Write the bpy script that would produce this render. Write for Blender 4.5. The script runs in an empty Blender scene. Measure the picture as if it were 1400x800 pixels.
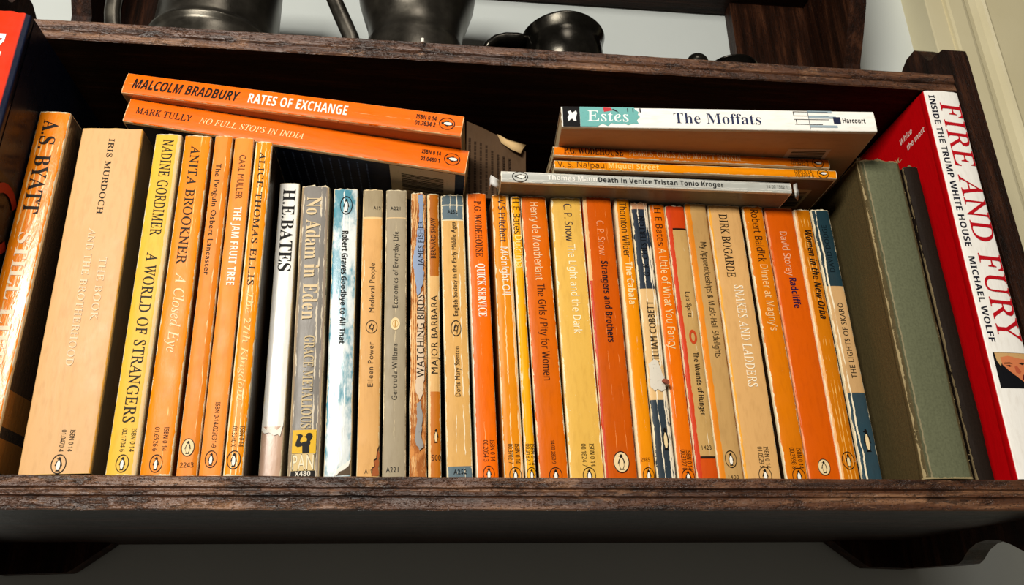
import bpy, bmesh, math, random
from mathutils import Vector, Matrix, noise
from mathutils.geometry import tessellate_polygon
random.seed(7)
SC = bpy.context.scene
COL = SC.collection

def lin(c, k=1.0):
    c = c.lstrip('#')
    if len(c) == 3: c = ''.join(a * 2 for a in c)
    v = [int(c[i:i + 2], 16) / 255 for i in (0, 2, 4)]
    return tuple([k * (x / 12.92 if x <= .04045 else ((x + .055) / 1.055) ** 2.4) for x in v] + [1.0])

# ------------------------------------------------------------------ camera
cam = bpy.data.cameras.new('camera')
cam.sensor_width = 36.0
cam.lens = 1087.478 / 1400 * 36.0
cam.clip_start = .01
camo = bpy.data.objects.new('camera', cam)
COL.objects.link(camo)
RR = ((0.9941735, -0.1070025, -0.0130165), (0.0292669, 0.3841774, -0.9227953), (0.1037421, 0.9170377, 0.3850707))
camo.matrix_world = Matrix((
    (RR[0][0], -RR[1][0], -RR[2][0], 0.0),
    (RR[0][1], -RR[1][1], -RR[2][1], -0.4096239),
    (RR[0][2], -RR[1][2], -RR[2][2], -0.0695332),
    (0, 0, 0, 1)))
SC.camera = camo

# ------------------------------------------------------------------ world, lamps, exposure
world = bpy.data.worlds.new('world')
world.use_nodes = True
world.node_tree.nodes['Background'].inputs[0].default_value = (1.0, .86, .70, 1)
world.node_tree.nodes['Background'].inputs[1].default_value = .07
SC.world = world

def area(name, loc, target, size, power, color, size_y=None):
    l = bpy.data.lights.new(name, 'AREA')
    l.energy = power
    l.color = color
    l.size = size
    if size_y:
        l.shape = 'RECTANGLE'; l.size_y = size_y
    o = bpy.data.objects.new(name, l)
    COL.objects.link(o)
    o.location = loc
    o.rotation_euler = (Vector(target) - Vector(loc)).to_track_quat('-Z', 'Y').to_euler()
    return o

area('lamp_key', (-.44, -1.08, .43), (.0, 0, .13), .44, 19.0, (1.0, .95, .86), .26)
area('lamp_ceiling', (.15, -1.7, 1.9), (.05, 0, .15), .5, 10, (1.0, .93, .84))
SC.view_settings.view_transform = 'Standard'
SC.view_settings.look = 'None'
SC.view_settings.exposure = 0.0
SC.view_settings.gamma = 1.0
SC.view_settings.use_curve_mapping = False

# ------------------------------------------------------------------ materials
class NT:
    def __init__(s, name):
        s.m = bpy.data.materials.new(name)
        s.m.use_nodes = True
        s.t = s.m.node_tree
        s.b = s.t.nodes['Principled BSDF']
        s.tc = s.t.nodes.new('ShaderNodeTexCoord').outputs['Object']
    def n(s, typ, **kw):
        nd = s.t.nodes.new(typ)
        for k, v in kw.items(): setattr(nd, k, v)
        return nd
    def l(s, a, b): s.t.links.new(a, b)
    def put(s, sock, v):
        if isinstance(v, bpy.types.NodeSocket): s.l(v, sock)
        else: sock.default_value = v
    def math(s, op, a, b=0.0, c=0.0):
        nd = s.n('ShaderNodeMath', operation=op)
        s.put(nd.inputs[0], a); s.put(nd.inputs[1], b); s.put(nd.inputs[2], c)
        return nd.outputs[0]
    def noise(s, scale, detail=3, vec=None, st=(1, 1, 1), off=(0, 0, 0), rough=.55):
        mp = s.n('ShaderNodeMapping')
        s.l(vec or s.tc, mp.inputs[0]); mp.inputs['Scale'].default_value = st; mp.inputs['Location'].default_value = off
        nd = s.n('ShaderNodeTexNoise')
        nd.inputs['Scale'].default_value = scale; nd.inputs['Detail'].default_value = detail; nd.inputs['Roughness'].default_value = rough
        s.l(mp.outputs[0], nd.inputs['Vector'])
        return nd.outputs[0]
    def ramp(s, fac, pts, const=False):
        nd = s.n('ShaderNodeValToRGB')
        s.put(nd.inputs[0], fac)
        r = nd.color_ramp
        if const: r.interpolation = 'CONSTANT'
        while len(r.elements) < len(pts): r.elements.new(.5)
        for e, (p, c) in zip(r.elements, sorted(pts, key=lambda q: q[0])):
            e.position = max(0, min(1, p)); e.color = c if len(c) == 4 else (*c, 1)
        return nd.outputs[0]
    def mix(s, fac, a, b, mode='MIX'):
        nd = s.n('ShaderNodeMix', data_type='RGBA', blend_type=mode)
        s.put(nd.inputs[0], fac); s.put(nd.inputs[6], a); s.put(nd.inputs[7], b)
        return nd.outputs[2]
    def sm(s, v, a, b):
        nd = s.n('ShaderNodeMapRange', interpolation_type='SMOOTHSTEP')
        s.put(nd.inputs[0], v); nd.inputs[1].default_value = a; nd.inputs[2].default_value = b
        return nd.outputs[0]
    def bump(s, h, strength, dist):
        nd = s.n('ShaderNodeBump')
        nd.inputs['Strength'].default_value = strength; nd.inputs['Distance'].default_value = dist
        s.l(h, nd.inputs['Height'])
        s.l(nd.outputs[0], s.b.inputs['Normal'])

FM = {}
def flat(color, rough=.5, metal=0.0):
    k = (color, rough, metal)
    if k not in FM:
        t = NT('print_' + color.strip('#'))
        # printed ink, very slightly uneven
        n = t.noise(900, 2)
        t.l(t.mix(t.sm(n, .62, .75), lin(color), lin(color, .75)), t.b.inputs['Base Color'])
        t.b.inputs['Roughness'].default_value = rough; t.b.inputs['Metallic'].default_value = metal; t.b.inputs['Specular IOR Level'].default_value = .12
        FM[k] = t.m
    return FM[k]

def cover_mat(name, w, h, base, bands=None, side=None, sidebands=None, left=None, right=None, wear=.0006, creases=(), crease_col='#f2e3c4',
              rough=.42, grime=.25, spots=.0, cloth=False, wearcol='#ecdcb8', seed=0, mott=None, stain='#6b4a24', bumpk=.25, spec=.13):
    """printed card or cloth cover: colour bands along the spine, worn paper edges, cracks, scuffs"""
    t = NT(name)
    sx = t.n('ShaderNodeSeparateXYZ'); t.l(t.tc, sx.inputs[0])
    x, y, z = sx.outputs
    off = (seed * .37, seed * .11, seed * .23)
    if bands:
        c = t.ramp(t.math('DIVIDE', z, h), [(0, lin(base))] + [(b / (h * 1000), lin(cc)) for b, cc in bands], True)
    else:
        c = t.mix(0.0, lin(base), lin(base))
    if mott:   # marbled print
        mc, sc_, lo, hi = mott
        c = t.mix(t.sm(t.noise(sc_, 5, st=(1, 1, .45), off=off, rough=.7), lo, hi), c, lin(mc))
    wob = t.math('MULTIPLY', t.math('SUBTRACT', t.noise(260, 4, st=(.3, .3, 1), off=off), .5), .0014)
    xw = t.math('ADD', x, wob)
    for st in (left or ()):   # (x0 mm, x1 mm, zmin, zmax, colour)
        m = t.math('MULTIPLY', t.math('GREATER_THAN', xw, st[0] / 1000), t.math('LESS_THAN', xw, st[1] / 1000))
        m = t.math('MULTIPLY', m, t.math('MULTIPLY', t.math('GREATER_THAN', z, st[2] / 1000), t.math('LESS_THAN', z, st[3] / 1000)))
        c = t.mix(m, c, lin(st[4]))
    if side:
        sc = lin(side)
        if sidebands:
            sc = t.ramp(t.math('DIVIDE', z, h), [(0, lin(side))] + [(b / (h * 1000), lin(cc)) for b, cc in sidebands], True)
        c = t.mix(t.sm(y, .0012, .0016), c, sc)
    # large soft discolouring of old paper
    g = t.noise(38, 4, off=off, st=(1, 1, .5))
    c = t.mix(t.math('MULTIPLY', t.sm(g, .45, .85), grime * .7), c, lin(stain), 'MIX')
    fine = t.noise(420, 3, off=off, st=(1, 1, .25))
    c = t.mix(t.math('MULTIPLY', t.sm(t.noise(700, 3, off=off), .35, .75), .22), c, lin('#000'), 'MIX') if cloth else \
        t.mix(t.math('MULTIPLY', t.sm(fine, .45, .75), .35), c, (.74, .70, .66, 1), 'MULTIPLY')
    hgt = fine
    # cracks running up the spine
    if creases:
        acc = None
        breakn = t.noise(70, 3, st=(.2, .2, 1), off=(off[0] + 3, off[1], off[2]))
        for (xc, wd, dens) in creases:
            jit = t.math('MULTIPLY', t.math('SUBTRACT', t.noise(60, 4, st=(.0, .0, 1), off=(xc, off[1], off[2]), rough=.7), .5), .0030)
            d = t.math('ABSOLUTE', t.math('SUBTRACT', t.math('ADD', x, jit), xc / 1000))
            wn = t.math('MULTIPLY', t.sm(breakn, .62 - .3 * dens, .80 - .3 * dens), wd / 1000)
            m = t.math('LESS_THAN', d, wn)
            acc = m if acc is None else t.math('MAXIMUM', acc, m)
        on = t.math('LESS_THAN', y, .0016)
        acc = t.math('MULTIPLY', acc, on)
        c = t.mix(acc, c, lin(crease_col))
        hgt = t.math('SUBTRACT', fine, t.math('MULTIPLY', acc, .8))
    if spots:
        sp = t.noise(520, 4, off=off, rough=.75)
        m = t.sm(sp, .74 - spots, .76 - spots)
        c = t.mix(m, c, lin(wearcol))
    # rubbed edges of the spine
    if wear:
        wn = t.noise(330, 4, off=off, rough=.7, st=(1, 1, .4))
        e = t.math('SUBTRACT', w / 2, t.math('ABSOLUTE', x))
        thr = t.math('MULTIPLY', t.math('SUBTRACT', wn, .33), wear * 3.9)
        m1 = t.math('MULTIPLY', t.math('LESS_THAN', e, thr), t.math('LESS_THAN', y, .0028))
        e2 = t.math('MINIMUM', t.math('SUBTRACT', h, z), z)
        m2 = t.math('LESS_THAN', e2, thr)
        c = t.mix(t.math('MAXIMUM', m1, m2), c, lin(wearcol))
    t.l(c, t.b.inputs['Base Color'])
    rn = t.noise(90, 3, off=off)
    t.l(t.math('MULTIPLY_ADD', rn, .3, rough - .15), t.b.inputs['Roughness'])
    t.bump(hgt, bumpk if not cloth else .6, .0004)
    t.b.inputs['Specular IOR Level'].default_value = spec
    return t.m

def wood_mat(name, dark, mid, light, rough=.42, axis='X', fleck=.5, coarse=False):
    t = NT(name)
    st = {'X': (1, 14, 14), 'Z': (14, 14, 1)}[axis]
    a = t.noise(11, 6, st=st, rough=.65)
    b = t.noise(60, 5, st=st, rough=.7)
    c = t.ramp(a, [(.3, lin(dark)), (.52, lin(mid)), (.75, lin(light))])
    c = t.mix(t.math('MULTIPLY', t.sm(b, .5, .72), fleck), c, lin(dark), 'MIX')
    st2 = {'X': (1, 3, 3), 'Z': (3, 3, 1)}[axis]
    pore = t.noise(420, 2, st=st2)
    pm = t.sm(pore, .60, .68)
    c = t.mix(t.math('MULTIPLY', pm, .7), c, lin(dark))
    c = t.mix(t.math('MULTIPLY', t.sm(t.noise(300, 3, st=st2, off=(4, 4, 4)), .64, .7), .45), c, lin(light))
    if coarse:   # open pores and chipped grain of the rubbed mouldings
        cg = t.noise(150, 5, st=(.28, 1, 1), rough=.75)
        c = t.mix(t.math('MULTIPLY', t.sm(cg, .50, .62), .75), c, lin(dark))
        c = t.mix(t.math('MULTIPLY', t.sm(t.noise(95, 5, st=(.3, 1, 1), off=(2, 7, 1), rough=.8), .56, .68), .5), c, lin(light))
        pm = t.math('ADD', pm, t.sm(cg, .5, .62))
    t.l(c, t.b.inputs['Base Color'])
    t.l(t.math('MULTIPLY_ADD', b, .35, rough - .17), t.b.inputs['Roughness'])
    t.b.inputs['Specular IOR Level'].default_value = .6 if coarse else .14
    t.bump(t.math('SUBTRACT', t.math('ADD', a, b), pm), .6, .0008)
    return t.m

def paper_mat():
    t = NT('page_paper')
    s1 = t.noise(1600, 2, st=(1, .02, .02))
    t.l(t.mix(s1, lin('#cdb489'), lin('#8d744c')), t.b.inputs['Base Color'])
    t.b.inputs['Roughness'].default_value = .9
    t.bump(s1, .4, .0003)
    return t.m

def wall_mat(name, col, col2, rough=.55):
    t = NT(name)
    a = t.noise(6, 4); b = t.noise(240, 3)
    t.l(t.mix(t.sm(a, .3, .7), lin(col), lin(col2)), t.b.inputs['Base Color'])
    t.b.inputs['Roughness'].default_value = rough
    t.bump(b, .15, .0006)
    return t.m

def pewter_mat(name='pewter', k=1.0, ro=.16):
    t = NT(name)
    a = t.noise(45, 5, rough=.6); b = t.noise(700, 3)
    t.l(t.ramp(a, [(.3, lin('#3c3933', k)), (.6, lin('#5a564e', k)), (.8, lin('#7a7569', k))]), t.b.inputs['Base Color'])
    t.b.inputs['Metallic'].default_value = .92
    t.l(t.math('MULTIPLY_ADD', a, .35, ro), t.b.inputs['Roughness'])
    t.bump(b, .12, .0003)
    return t.m

M_WOOD = wood_mat('dark_oak', '#0a0503', '#241208', '#452616', rough=.5)
M_WOODV = wood_mat('dark_oak_upright', '#0c0603', '#2a150b', '#553320', axis='Z')
M_EDGE = wood_mat('dark_oak_lit_worn_edge', '#170b06', '#573521', '#9c7252', rough=.36, coarse=True)  # worn oak, lightened further to paint in the light on front faces
M_PAGE = paper_mat()
M_WALL = wall_mat('wall_paint', '#cdd3d0', '#c6ccc9', .36)
M_TRIM = wall_mat('trim_gloss_paint', '#d8cfac', '#cec49f', .33)
M_PEW = pewter_mat()
M_PEWD = pewter_mat('dark_pewter', .35, .05)

# ------------------------------------------------------------------ mesh helpers
def link(name, bm, mats, parent=None, smooth=False):
    me = bpy.data.meshes.new(name)
    bmesh.ops.recalc_face_normals(bm, faces=bm.faces[:])
    bm.to_mesh(me); bm.free()
    for m in (mats if isinstance(mats, (list, tuple)) else [mats]): me.materials.append(m)
    if smooth:
        for p in me.polygons: p.use_smooth = True
    o = bpy.data.objects.new(name, me)
    COL.objects.link(o)
    if parent: o.parent = parent
    return o

def tag(o, label, cat, group=None):
    o['label'] = label; o['category'] = cat
    if group: o['group'] = group
    return o

def empty(name, loc=(0, 0, 0)):
    o = bpy.data.objects.new(name, None)
    o.empty_display_size = .02
    COL.objects.link(o); o.location = loc
    return o

def structure(o): o['kind'] = 'structure'; return o

def add_box(bm, x0, x1, y0, y1, z0, z1, bev=0.0):
    r = bmesh.ops.create_cube(bm, size=1)
    for v in r['verts']:
        v.co = Vector(((x0 + x1) / 2 + v.co.x * (x1 - x0), (y0 + y1) / 2 + v.co.y * (y1 - y0), (z0 + z1) / 2 + v.co.z * (z1 - z0)))
    if bev:
        es = list({e for v in r['verts'] for e in v.link_edges})
        bmesh.ops.bevel(bm, geom=es, offset=bev, segments=2, profile=.5, affect='EDGES')

def extrude_profile(bm, pts, a0, a1, axis='X', seg=1, jitter=None, flip=False):
    """closed 2D profile swept along X (pts are y,z) or Z (pts are x,y)"""
    rings = []
    for i in range(seg + 1):
        a = a0 + (a1 - a0) * i / seg
        ring = []
        for (p, q) in pts:
            co = Vector((a, p, q)) if axis == 'X' else Vector((p, q, a))
            if jitter: co = jitter(co)
            ring.append(bm.verts.new(co))
        rings.append(ring)
    n = len(pts)
    for i in range(seg):
        for j in range(n):
            bm.faces.new((rings[i][j], rings[i][(j + 1) % n], rings[i + 1][(j + 1) % n], rings[i + 1][j]))
    bm.faces.new(rings[0]); bm.faces.new(list(reversed(rings[-1])))

def lathe(bm, pts, c=(0, 0), n=48, cap=True):
    rings = []
    for (r, z) in pts:
        rings.append([bm.verts.new((c[0] + r * math.cos(2 * math.pi * k / n), c[1] + r * math.sin(2 * math.pi * k / n), z)) for k in range(n)])
    for a, b in zip(rings, rings[1:]):
        for k in range(n): bm.faces.new((a[k], a[(k + 1) % n], b[(k + 1) % n], b[k]))
    if cap:
        bm.faces.new(list(reversed(rings[0]))); bm.faces.new(rings[-1])

def tube(bm, pts, rad, n=10, flatk=1.0):
    rings = []
    P = [Vector(p) for p in pts]
    for i, p in enumerate(P):
        d = (P[min(i + 1, len(P) - 1)] - P[max(i - 1, 0)]).normalized()
        u = d.cross(Vector((0, 1, 0)))
        if u.length < .01: u = d.cross(Vector((0, 0, 1)))
        u.normalize(); v = d.cross(u)
        r = rad[i] if isinstance(rad, (list, tuple)) else rad
        rings.append([bm.verts.new(p + u * r * math.cos(2 * math.pi * k / n) + v * r * flatk * math.sin(2 * math.pi * k / n)) for k in range(n)])
    for a, b in zip(rings, rings[1:]):
        for k in range(n): bm.faces.new((a[k], a[(k + 1) % n], b[(k + 1) % n], b[k]))
    bm.faces.new(list(reversed(rings[0]))); bm.faces.new(rings[-1])

# ------------------------------------------------------------------ outlines of the printed letters, by type style
GLYPHS = {
 'h': {
  '&': (625,(210,81,153,102,126,153,157,223,245,289,356,161,284,103),(422,429,451,521,405,626,287,669,160,626,112,512,135,427,189,354,73,264,28,153,79,38,200,-9,299,13,416,93,494,0,620,0,482,160,549,250,593,339,495,339,463,282,422,229,326,339),(360,516,343,465,271,405,229,458,208,521,229,567,282,586,338,566)),
  "'": (188,(50,716,50,599,73,462,115,462,138,599,138,716)),
  '-': (323,(40,174,283,174,283,267,40,267)),
  '.': (219,(67,9,109,-9,151,9,169,51,151,93,109,111,67,93,49,51)),
  '/': (281,(78,-9,274,691,204,691,8,-9)),
  '0': (572,(285,-10,363,1,423,34,468,88,499,161,517,251,523,358,508,513,464,629,390,701,285,725,208,714,148,682,103,628,73,556,55,466,49,358,63,204,107,88,180,14),(145,230,171,138,216,83,285,65,354,83,400,138,425,229,434,358,425,486,400,577,354,632,285,650,216,632,171,577,145,486,137,358)),
  '1': (572,(273,622,211,566,135,505,89,564,282,714,355,714,355,0,269,0)),
  '2': (572,(326,358,359,400,382,441,396,483,401,529,392,581,366,619,326,641,275,649,226,645,184,631,144,610,103,581,56,640,101,672,153,700,210,718,275,724,365,711,433,674,477,613,491,534,485,480,468,430,441,381,404,333,308,231,159,84,159,80,520,80,520,0,48,0,48,73)),
  '3': (572,(93,590,49,650,92,678,144,702,204,719,272,724,370,712,439,674,479,617,493,547,483,482,453,433,406,397,345,376,345,372,420,354,473,318,505,267,515,203,508,144,486,93,449,49,397,17,327,-3,241,-10,187,-8,137,-2,90,10,45,29,45,111,92,91,142,77,193,67,242,64,325,73,381,102,412,146,423,205,410,263,371,302,307,324,223,331,154,331,154,406,224,406,301,415,358,443,392,486,403,541,394,587,368,622,327,643,273,650,219,646,174,633)),
  '4': (572,(321,546,107,241,363,241,368,624,364,624),(363,0,363,162,21,162,21,237,357,718,448,718,448,241,552,241,552,162,448,162,448,0)),
  '5': (572,(497,129,445,54,360,6,248,-10,195,-8,145,0,100,12,63,29,63,112,103,92,151,78,201,68,249,65,320,74,377,103,413,150,425,219,414,281,382,327,326,355,246,364,124,349,80,377,107,714,465,714,465,634,182,634,165,427,242,437,275,438,374,424,450,383,499,317,515,228)),
  '6': (572,(297,64,354,74,399,105,428,156,438,230,429,291,404,338,360,368,300,378,256,373,218,359,187,336,164,309,149,279,144,247,148,204,161,162,182,123,212,92,250,71),(55,305,58,381,69,457,88,528,118,592,160,646,217,688,290,715,404,724,470,715,470,640,407,651,321,646,269,629,228,602,197,566,174,523,158,474,148,420,143,363,149,363,177,395,213,423,260,441,318,447,402,433,468,391,511,322,525,230,510,130,464,54,391,6,298,-10,233,-2,175,24,126,67,88,128,63,207)),
  '7': (572,(523,646,233,0,136,0,429,634,44,634,44,714,523,714)),
  '8': (572,(363,378,405,356,443,331,475,302,501,269,517,231,522,185,506,104,459,43,384,3,288,-10,186,3,111,41,65,101,49,182,54,228,70,267,93,301,124,329,159,353,197,373,149,406,109,446,81,494,72,554,79,605,100,647,133,680,176,704,227,719,285,724,371,713,439,680,484,626,499,553,494,513,481,478,459,448,431,422),(176,488,196,465,255,428,289,412,337,436,377,465,403,502,412,550,403,594,377,627,336,646,284,653,234,646,194,627,167,594,158,550,162,516),(170,273,144,231,135,181,144,133,172,95,219,69,286,60,350,69,398,95,426,134,436,184,426,232,395,271,347,303,270,337,212,307)),
  '9': (572,(314,273,255,267,172,281,107,324,64,392,50,483,57,553,79,612,113,660,158,695,214,717,278,724,343,715,401,690,450,646,488,586,512,507,520,409,517,333,507,258,488,187,458,123,415,68,358,26,284,-1,192,-10,121,-4,102,0,102,75,144,65,190,62,254,68,306,85,346,112,378,148,401,190,417,240,427,293,431,350,425,350,398,318,362,292),(171,376,213,346,274,336,319,341,357,356,388,378,412,405,426,436,431,467,427,510,414,552,393,591,363,622,325,643,278,650,222,640,177,609,147,557,137,484,145,422)),
  'A': (639,(206,301,432,301,318,624,302,564),(0,0,279,717,360,717,638,0,545,0,459,221,176,221,91,0)),
  'B': (650,(537,433,494,398,436,379,436,374,479,364,518,348,550,325,575,294,591,254,596,203,579,117,530,53,451,13,348,0,97,0,97,714,301,714,419,704,504,675,555,620,572,537,563,479),(319,410,397,417,445,440,471,476,479,527,469,578,438,612,384,631,305,637,187,637,187,410),(490,261,462,301,408,326,324,335,187,335,187,76,331,76,412,85,463,113,491,156,500,210)),
  'C': (632,(70,253,61,358,71,460,101,549,149,622,217,678,302,712,404,724,510,714,601,682,565,606,492,633,449,642,403,645,300,626,222,568,173,477,156,357,171,238,218,147,294,88,402,69,491,77,573,97,573,19,491,-3,389,-10,289,1,207,35,143,90,98,163)),
  'D': (730,(504,571,418,620,304,637,187,637,187,77,284,77,502,148,574,361,556,485),(626,557,658,470,669,364,644,205,571,92,453,23,296,0,97,0,97,714,317,714,418,704,504,674,574,625)),
  'E': (556,(187,334,187,79,496,79,496,0,97,0,97,714,496,714,496,635,187,635,187,412,478,412,478,334)),
  'F': (519,(496,635,187,635,187,382,477,382,477,303,187,303,187,0,97,0,97,714,496,714)),
  'G': (728,(596,10,537,-1,474,-8,403,-10,301,1,216,35,149,89,101,162,71,252,61,357,72,462,105,551,159,624,232,679,323,713,431,724,489,721,545,713,596,700,644,682,610,604,525,633,476,642,426,645,312,626,227,568,173,477,155,357,162,277,183,207,218,148,269,105,337,77,424,68,504,73,564,85,564,297,407,297,407,377,654,377,654,27)),
  'H': (741,(187,714,187,412,553,412,553,714,643,714,643,0,553,0,553,333,187,333,187,0,97,0,97,714)),
  'I': (339,(298,662,214,642,214,71,298,52,298,0,40,0,40,52,124,71,124,642,40,662,40,714,298,714)),
  'L': (524,(187,714,187,80,499,80,499,0,97,0,97,714)),
  'M': (907,(412,0,177,626,173,626,180,433,180,0,97,0,97,714,230,714,450,129,454,129,678,714,810,714,810,0,721,0,728,625,724,625,486,0)),
  'N': (760,(579,714,663,714,663,0,558,0,176,593,172,593,180,399,180,0,97,0,97,714,201,714,582,123,586,123,579,311)),
  'O': (781,(569,146,611,237,625,358,611,478,569,570,497,627,392,646,287,627,214,570,170,478,156,358,170,237,213,146,286,87,391,68,497,87),(491,714,572,680,636,625,683,552,711,462,720,358,711,254,683,165,636,91,572,36,490,1,391,-10,289,2,207,36,142,91,97,165,70,255,61,359,70,462,97,551,142,624,207,679,290,714,392,725)),
  'P': (605,(449,433,461,500,450,560,417,603,360,629,278,637,187,637,187,355,259,355,348,363,411,388),(97,714,286,714,407,700,490,659,538,593,554,504,547,447,528,394,492,347,439,310,365,286,269,278,187,278,187,0,97,0)),
  'R': (622,(329,295,187,295,187,0,97,0,97,714,294,714,410,701,491,664,538,600,554,511,549,459,533,416,509,382,480,356,446,335,411,320,607,0,502,0),(451,448,461,507,451,567,419,607,366,629,289,636,187,636,187,371,294,371,369,380,421,406)),
  'S': (549,(186,458,215,438,365,373,414,348,452,318,480,284,496,242,502,191,485,106,433,43,352,3,247,-10,189,-8,136,-1,89,10,51,24,51,110,141,81,195,71,251,68,321,76,372,99,402,136,412,183,408,215,397,242,377,265,346,287,302,308,244,330,164,367,107,411,72,468,60,542,67,595,89,640,124,675,170,702,225,719,288,724,345,721,396,713,443,700,485,684,457,607,377,634,332,642,286,645,227,638,185,617,160,583,151,541,155,508,166,481)),
  'T': (556,(545,714,545,635,323,635,323,0,233,0,233,635,10,635,10,714)),
  'V': (600,(600,714,345,0,255,0,0,714,94,714,282,174,300,100,330,215,505,714)),
  'W': (930,(678,108,713,279,823,714,917,714,727,0,636,0,461,609,427,465,292,0,201,0,12,714,106,714,238,189,251,108,277,239,415,714,508,714,652,234)),
  'X': (586,(119,714,294,434,470,714,565,714,344,374,582,0,480,0,291,310,99,0,4,0,241,372,19,714)),
  'Y': (566,(328,277,328,0,238,0,238,273,0,714,98,714,283,363,469,714,566,714)),
  'a': (561,(394,323,394,355,387,412,365,448,330,468,283,474,242,471,203,462,132,433,105,499,143,517,188,532,237,542,288,545,373,534,433,502,468,446,480,365,480,0,416,0,399,76,395,76,359,38,322,11,276,-5,215,-10,148,0,94,29,58,78,46,149,62,220,109,273,189,306,303,320),(147,193,137,148,144,109,165,82,196,66,235,61,297,70,348,99,382,146,393,214,393,262,314,259,229,249,176,227)),
  'b': (615,(181,361,173,267,181,180,206,116,252,76,326,63,389,76,434,116,460,181,469,269,433,421,324,472,252,460,206,423),(168,465,173,465,200,496,236,522,282,539,339,545,429,528,500,476,545,389,560,268,545,147,499,60,428,7,339,-10,282,-4,236,13,200,38,173,68,166,68,148,0,85,0,85,760,173,760,173,542)),
  'c': (480,(87,109,63,178,55,265,63,355,88,426,127,480,178,517,238,539,306,546,385,538,447,517,420,444,333,467,304,469,186,418,146,266,156,180,185,118,232,79,299,66,340,68,409,85,438,97,438,19,379,-3,300,-10,233,-3,174,19,124,56)),
  'd': (615,(443,266,435,354,410,420,363,460,288,473,226,459,182,417,155,350,146,265,155,180,182,116,226,76,289,63,361,75,409,110,434,168),(442,760,530,760,530,0,459,0,446,72,442,72,414,41,378,14,332,-4,275,-10,185,7,115,60,70,146,55,267,70,388,116,476,186,528,276,546,332,540,378,523,413,498,442,467,448,467,443,528)),
  'e': (564,(317,65,365,67,408,75,489,102,489,25,408,-2,364,-8,313,-10,241,-2,179,21,127,60,88,114,63,182,55,264,62,346,85,415,120,471,168,512,225,538,292,546,356,539,411,516,454,480,487,432,506,372,513,304,513,251,146,251,159,171,193,113,246,77),(291,474,235,464,192,434,162,385,148,321,421,321,413,383,389,432,349,463)),
  'f': (344,(109,0,197,0,197,468,332,468,332,536,197,536,202,626,219,664,246,686,284,693,364,678,387,747,314,764,283,765,210,754,155,720,121,659,109,570,109,539,15,509,15,468,109,468)),
  'g': (615,(442,71,374,10,276,-10,183,8,114,63,70,151,55,267,70,382,114,471,183,527,275,546,325,541,371,526,410,501,443,465,448,465,460,536,530,536,530,-9,515,-110,472,-182,397,-226,290,-240,183,-232,97,-206,97,-125,186,-157,295,-167,357,-157,404,-127,433,-79,443,-16,446,71),(444,267,435,361,406,425,357,460,287,472,228,459,183,419,155,354,146,266,155,179,183,115,227,75,289,62,359,73,407,106,435,162)),
  'h': (618,(172,498,168,462,174,462,205,498,245,524,291,540,341,545,427,533,488,499,525,438,537,349,537,0,450,0,450,343,420,440,330,472,254,459,207,422,181,360,173,277,173,0,85,0,85,760,173,760)),
  'i': (258,(177,657,166,639,149,629,130,625,110,629,93,639,82,657,78,681,82,706,93,724,110,734,130,737,149,734,166,724,177,706,181,681),(85,0,85,536,173,536,173,0)),
  'k': (534,(525,0,419,0,233,250,172,197,172,0,85,0,85,760,172,760,168,276,172,276,236,355,407,536,510,536,293,307)),
  'l': (258,(173,760,173,0,85,0,85,760)),
  'm': (935,(513,296,513,0,426,0,426,345,399,440,316,472,248,460,204,422,181,361,173,278,173,0,85,0,85,536,156,536,169,463,174,463,203,500,242,525,285,541,332,546,436,524,496,456,501,456,533,496,575,524,622,541,673,546,753,534,809,500,843,439,854,349,854,0,767,0,767,345,740,440,658,472,591,461,547,427,521,372)),
  'n': (618,(293,541,343,546,427,534,488,500,525,439,537,349,537,0,450,0,450,343,420,440,330,472,255,460,207,422,182,361,173,278,173,0,85,0,85,536,156,536,169,463,174,463,205,500,246,525)),
  'o': (605,(433,514,482,474,520,420,543,351,551,269,534,151,484,63,404,8,301,-10,234,-2,175,23,125,63,87,118,63,187,55,269,72,387,122,474,201,528,304,546,373,538),(303,63,232,77,184,119,155,184,146,269,155,354,183,418,231,459,302,472,373,459,422,418,451,354,460,269,451,184,422,119,373,77)),
  'p': (615,(236,522,281,540,340,546,429,529,500,477,545,391,560,269,545,148,500,61,429,8,339,-10,282,-4,237,14,200,39,173,68,167,68,173,-20,173,-240,85,-240,85,536,157,536,169,463,173,463,201,495),(434,122,454,164,465,213,469,270,460,353,434,417,388,458,324,472,254,461,209,426,183,368,173,269,181,181,206,117,252,76,326,63,371,70,407,90)),
  'r': (413,(85,0,85,536,157,536,167,438,171,438,201,479,238,514,283,538,351,546,398,540,387,459,329,466,289,460,252,444,220,417,195,381,178,337,173,286,173,0)),
  's': (479,(128,284,95,306,71,332,56,364,51,404,65,464,107,509,171,537,252,546,299,544,344,537,385,525,423,510,393,440,322,464,285,472,246,474,198,470,164,457,142,436,135,409,138,389,148,372,165,356,360,268,392,246,415,220,429,187,434,148,420,79,376,30,308,0,220,-10,168,-8,124,-1,85,10,52,24,52,104,130,75,175,64,222,61,280,66,319,83,341,108,349,140,346,159,338,176,323,192,264,225)),
  't': (361,(93,545,128,659,180,659,180,536,335,536,335,468,180,468,180,158,186,115,204,86,230,68,264,62,339,73,339,6,299,-6,249,-10,209,-6,172,5,139,24,114,55,98,98,92,156,92,468,16,468,16,510)),
  'u': (618,(411,113,436,174,445,257,445,536,533,536,533,0,461,0,448,71,444,71,413,35,372,10,325,-5,274,-10,189,2,128,37,91,97,79,185,79,536,168,536,168,191,198,95,287,63,362,76)),
  'v': (508,(300,220,414,536,508,536,304,0,203,0,0,536,94,536,247,97,251,78,255,78)),
  'w': (786,(251,235,346,537,442,537,564,124,570,92,574,92,610,251,685,537,775,537,626,1,523,1,394,445,390,445,367,343,258,1,158,1,11,537,102,537,206,124,211,91,215,91)),
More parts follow.
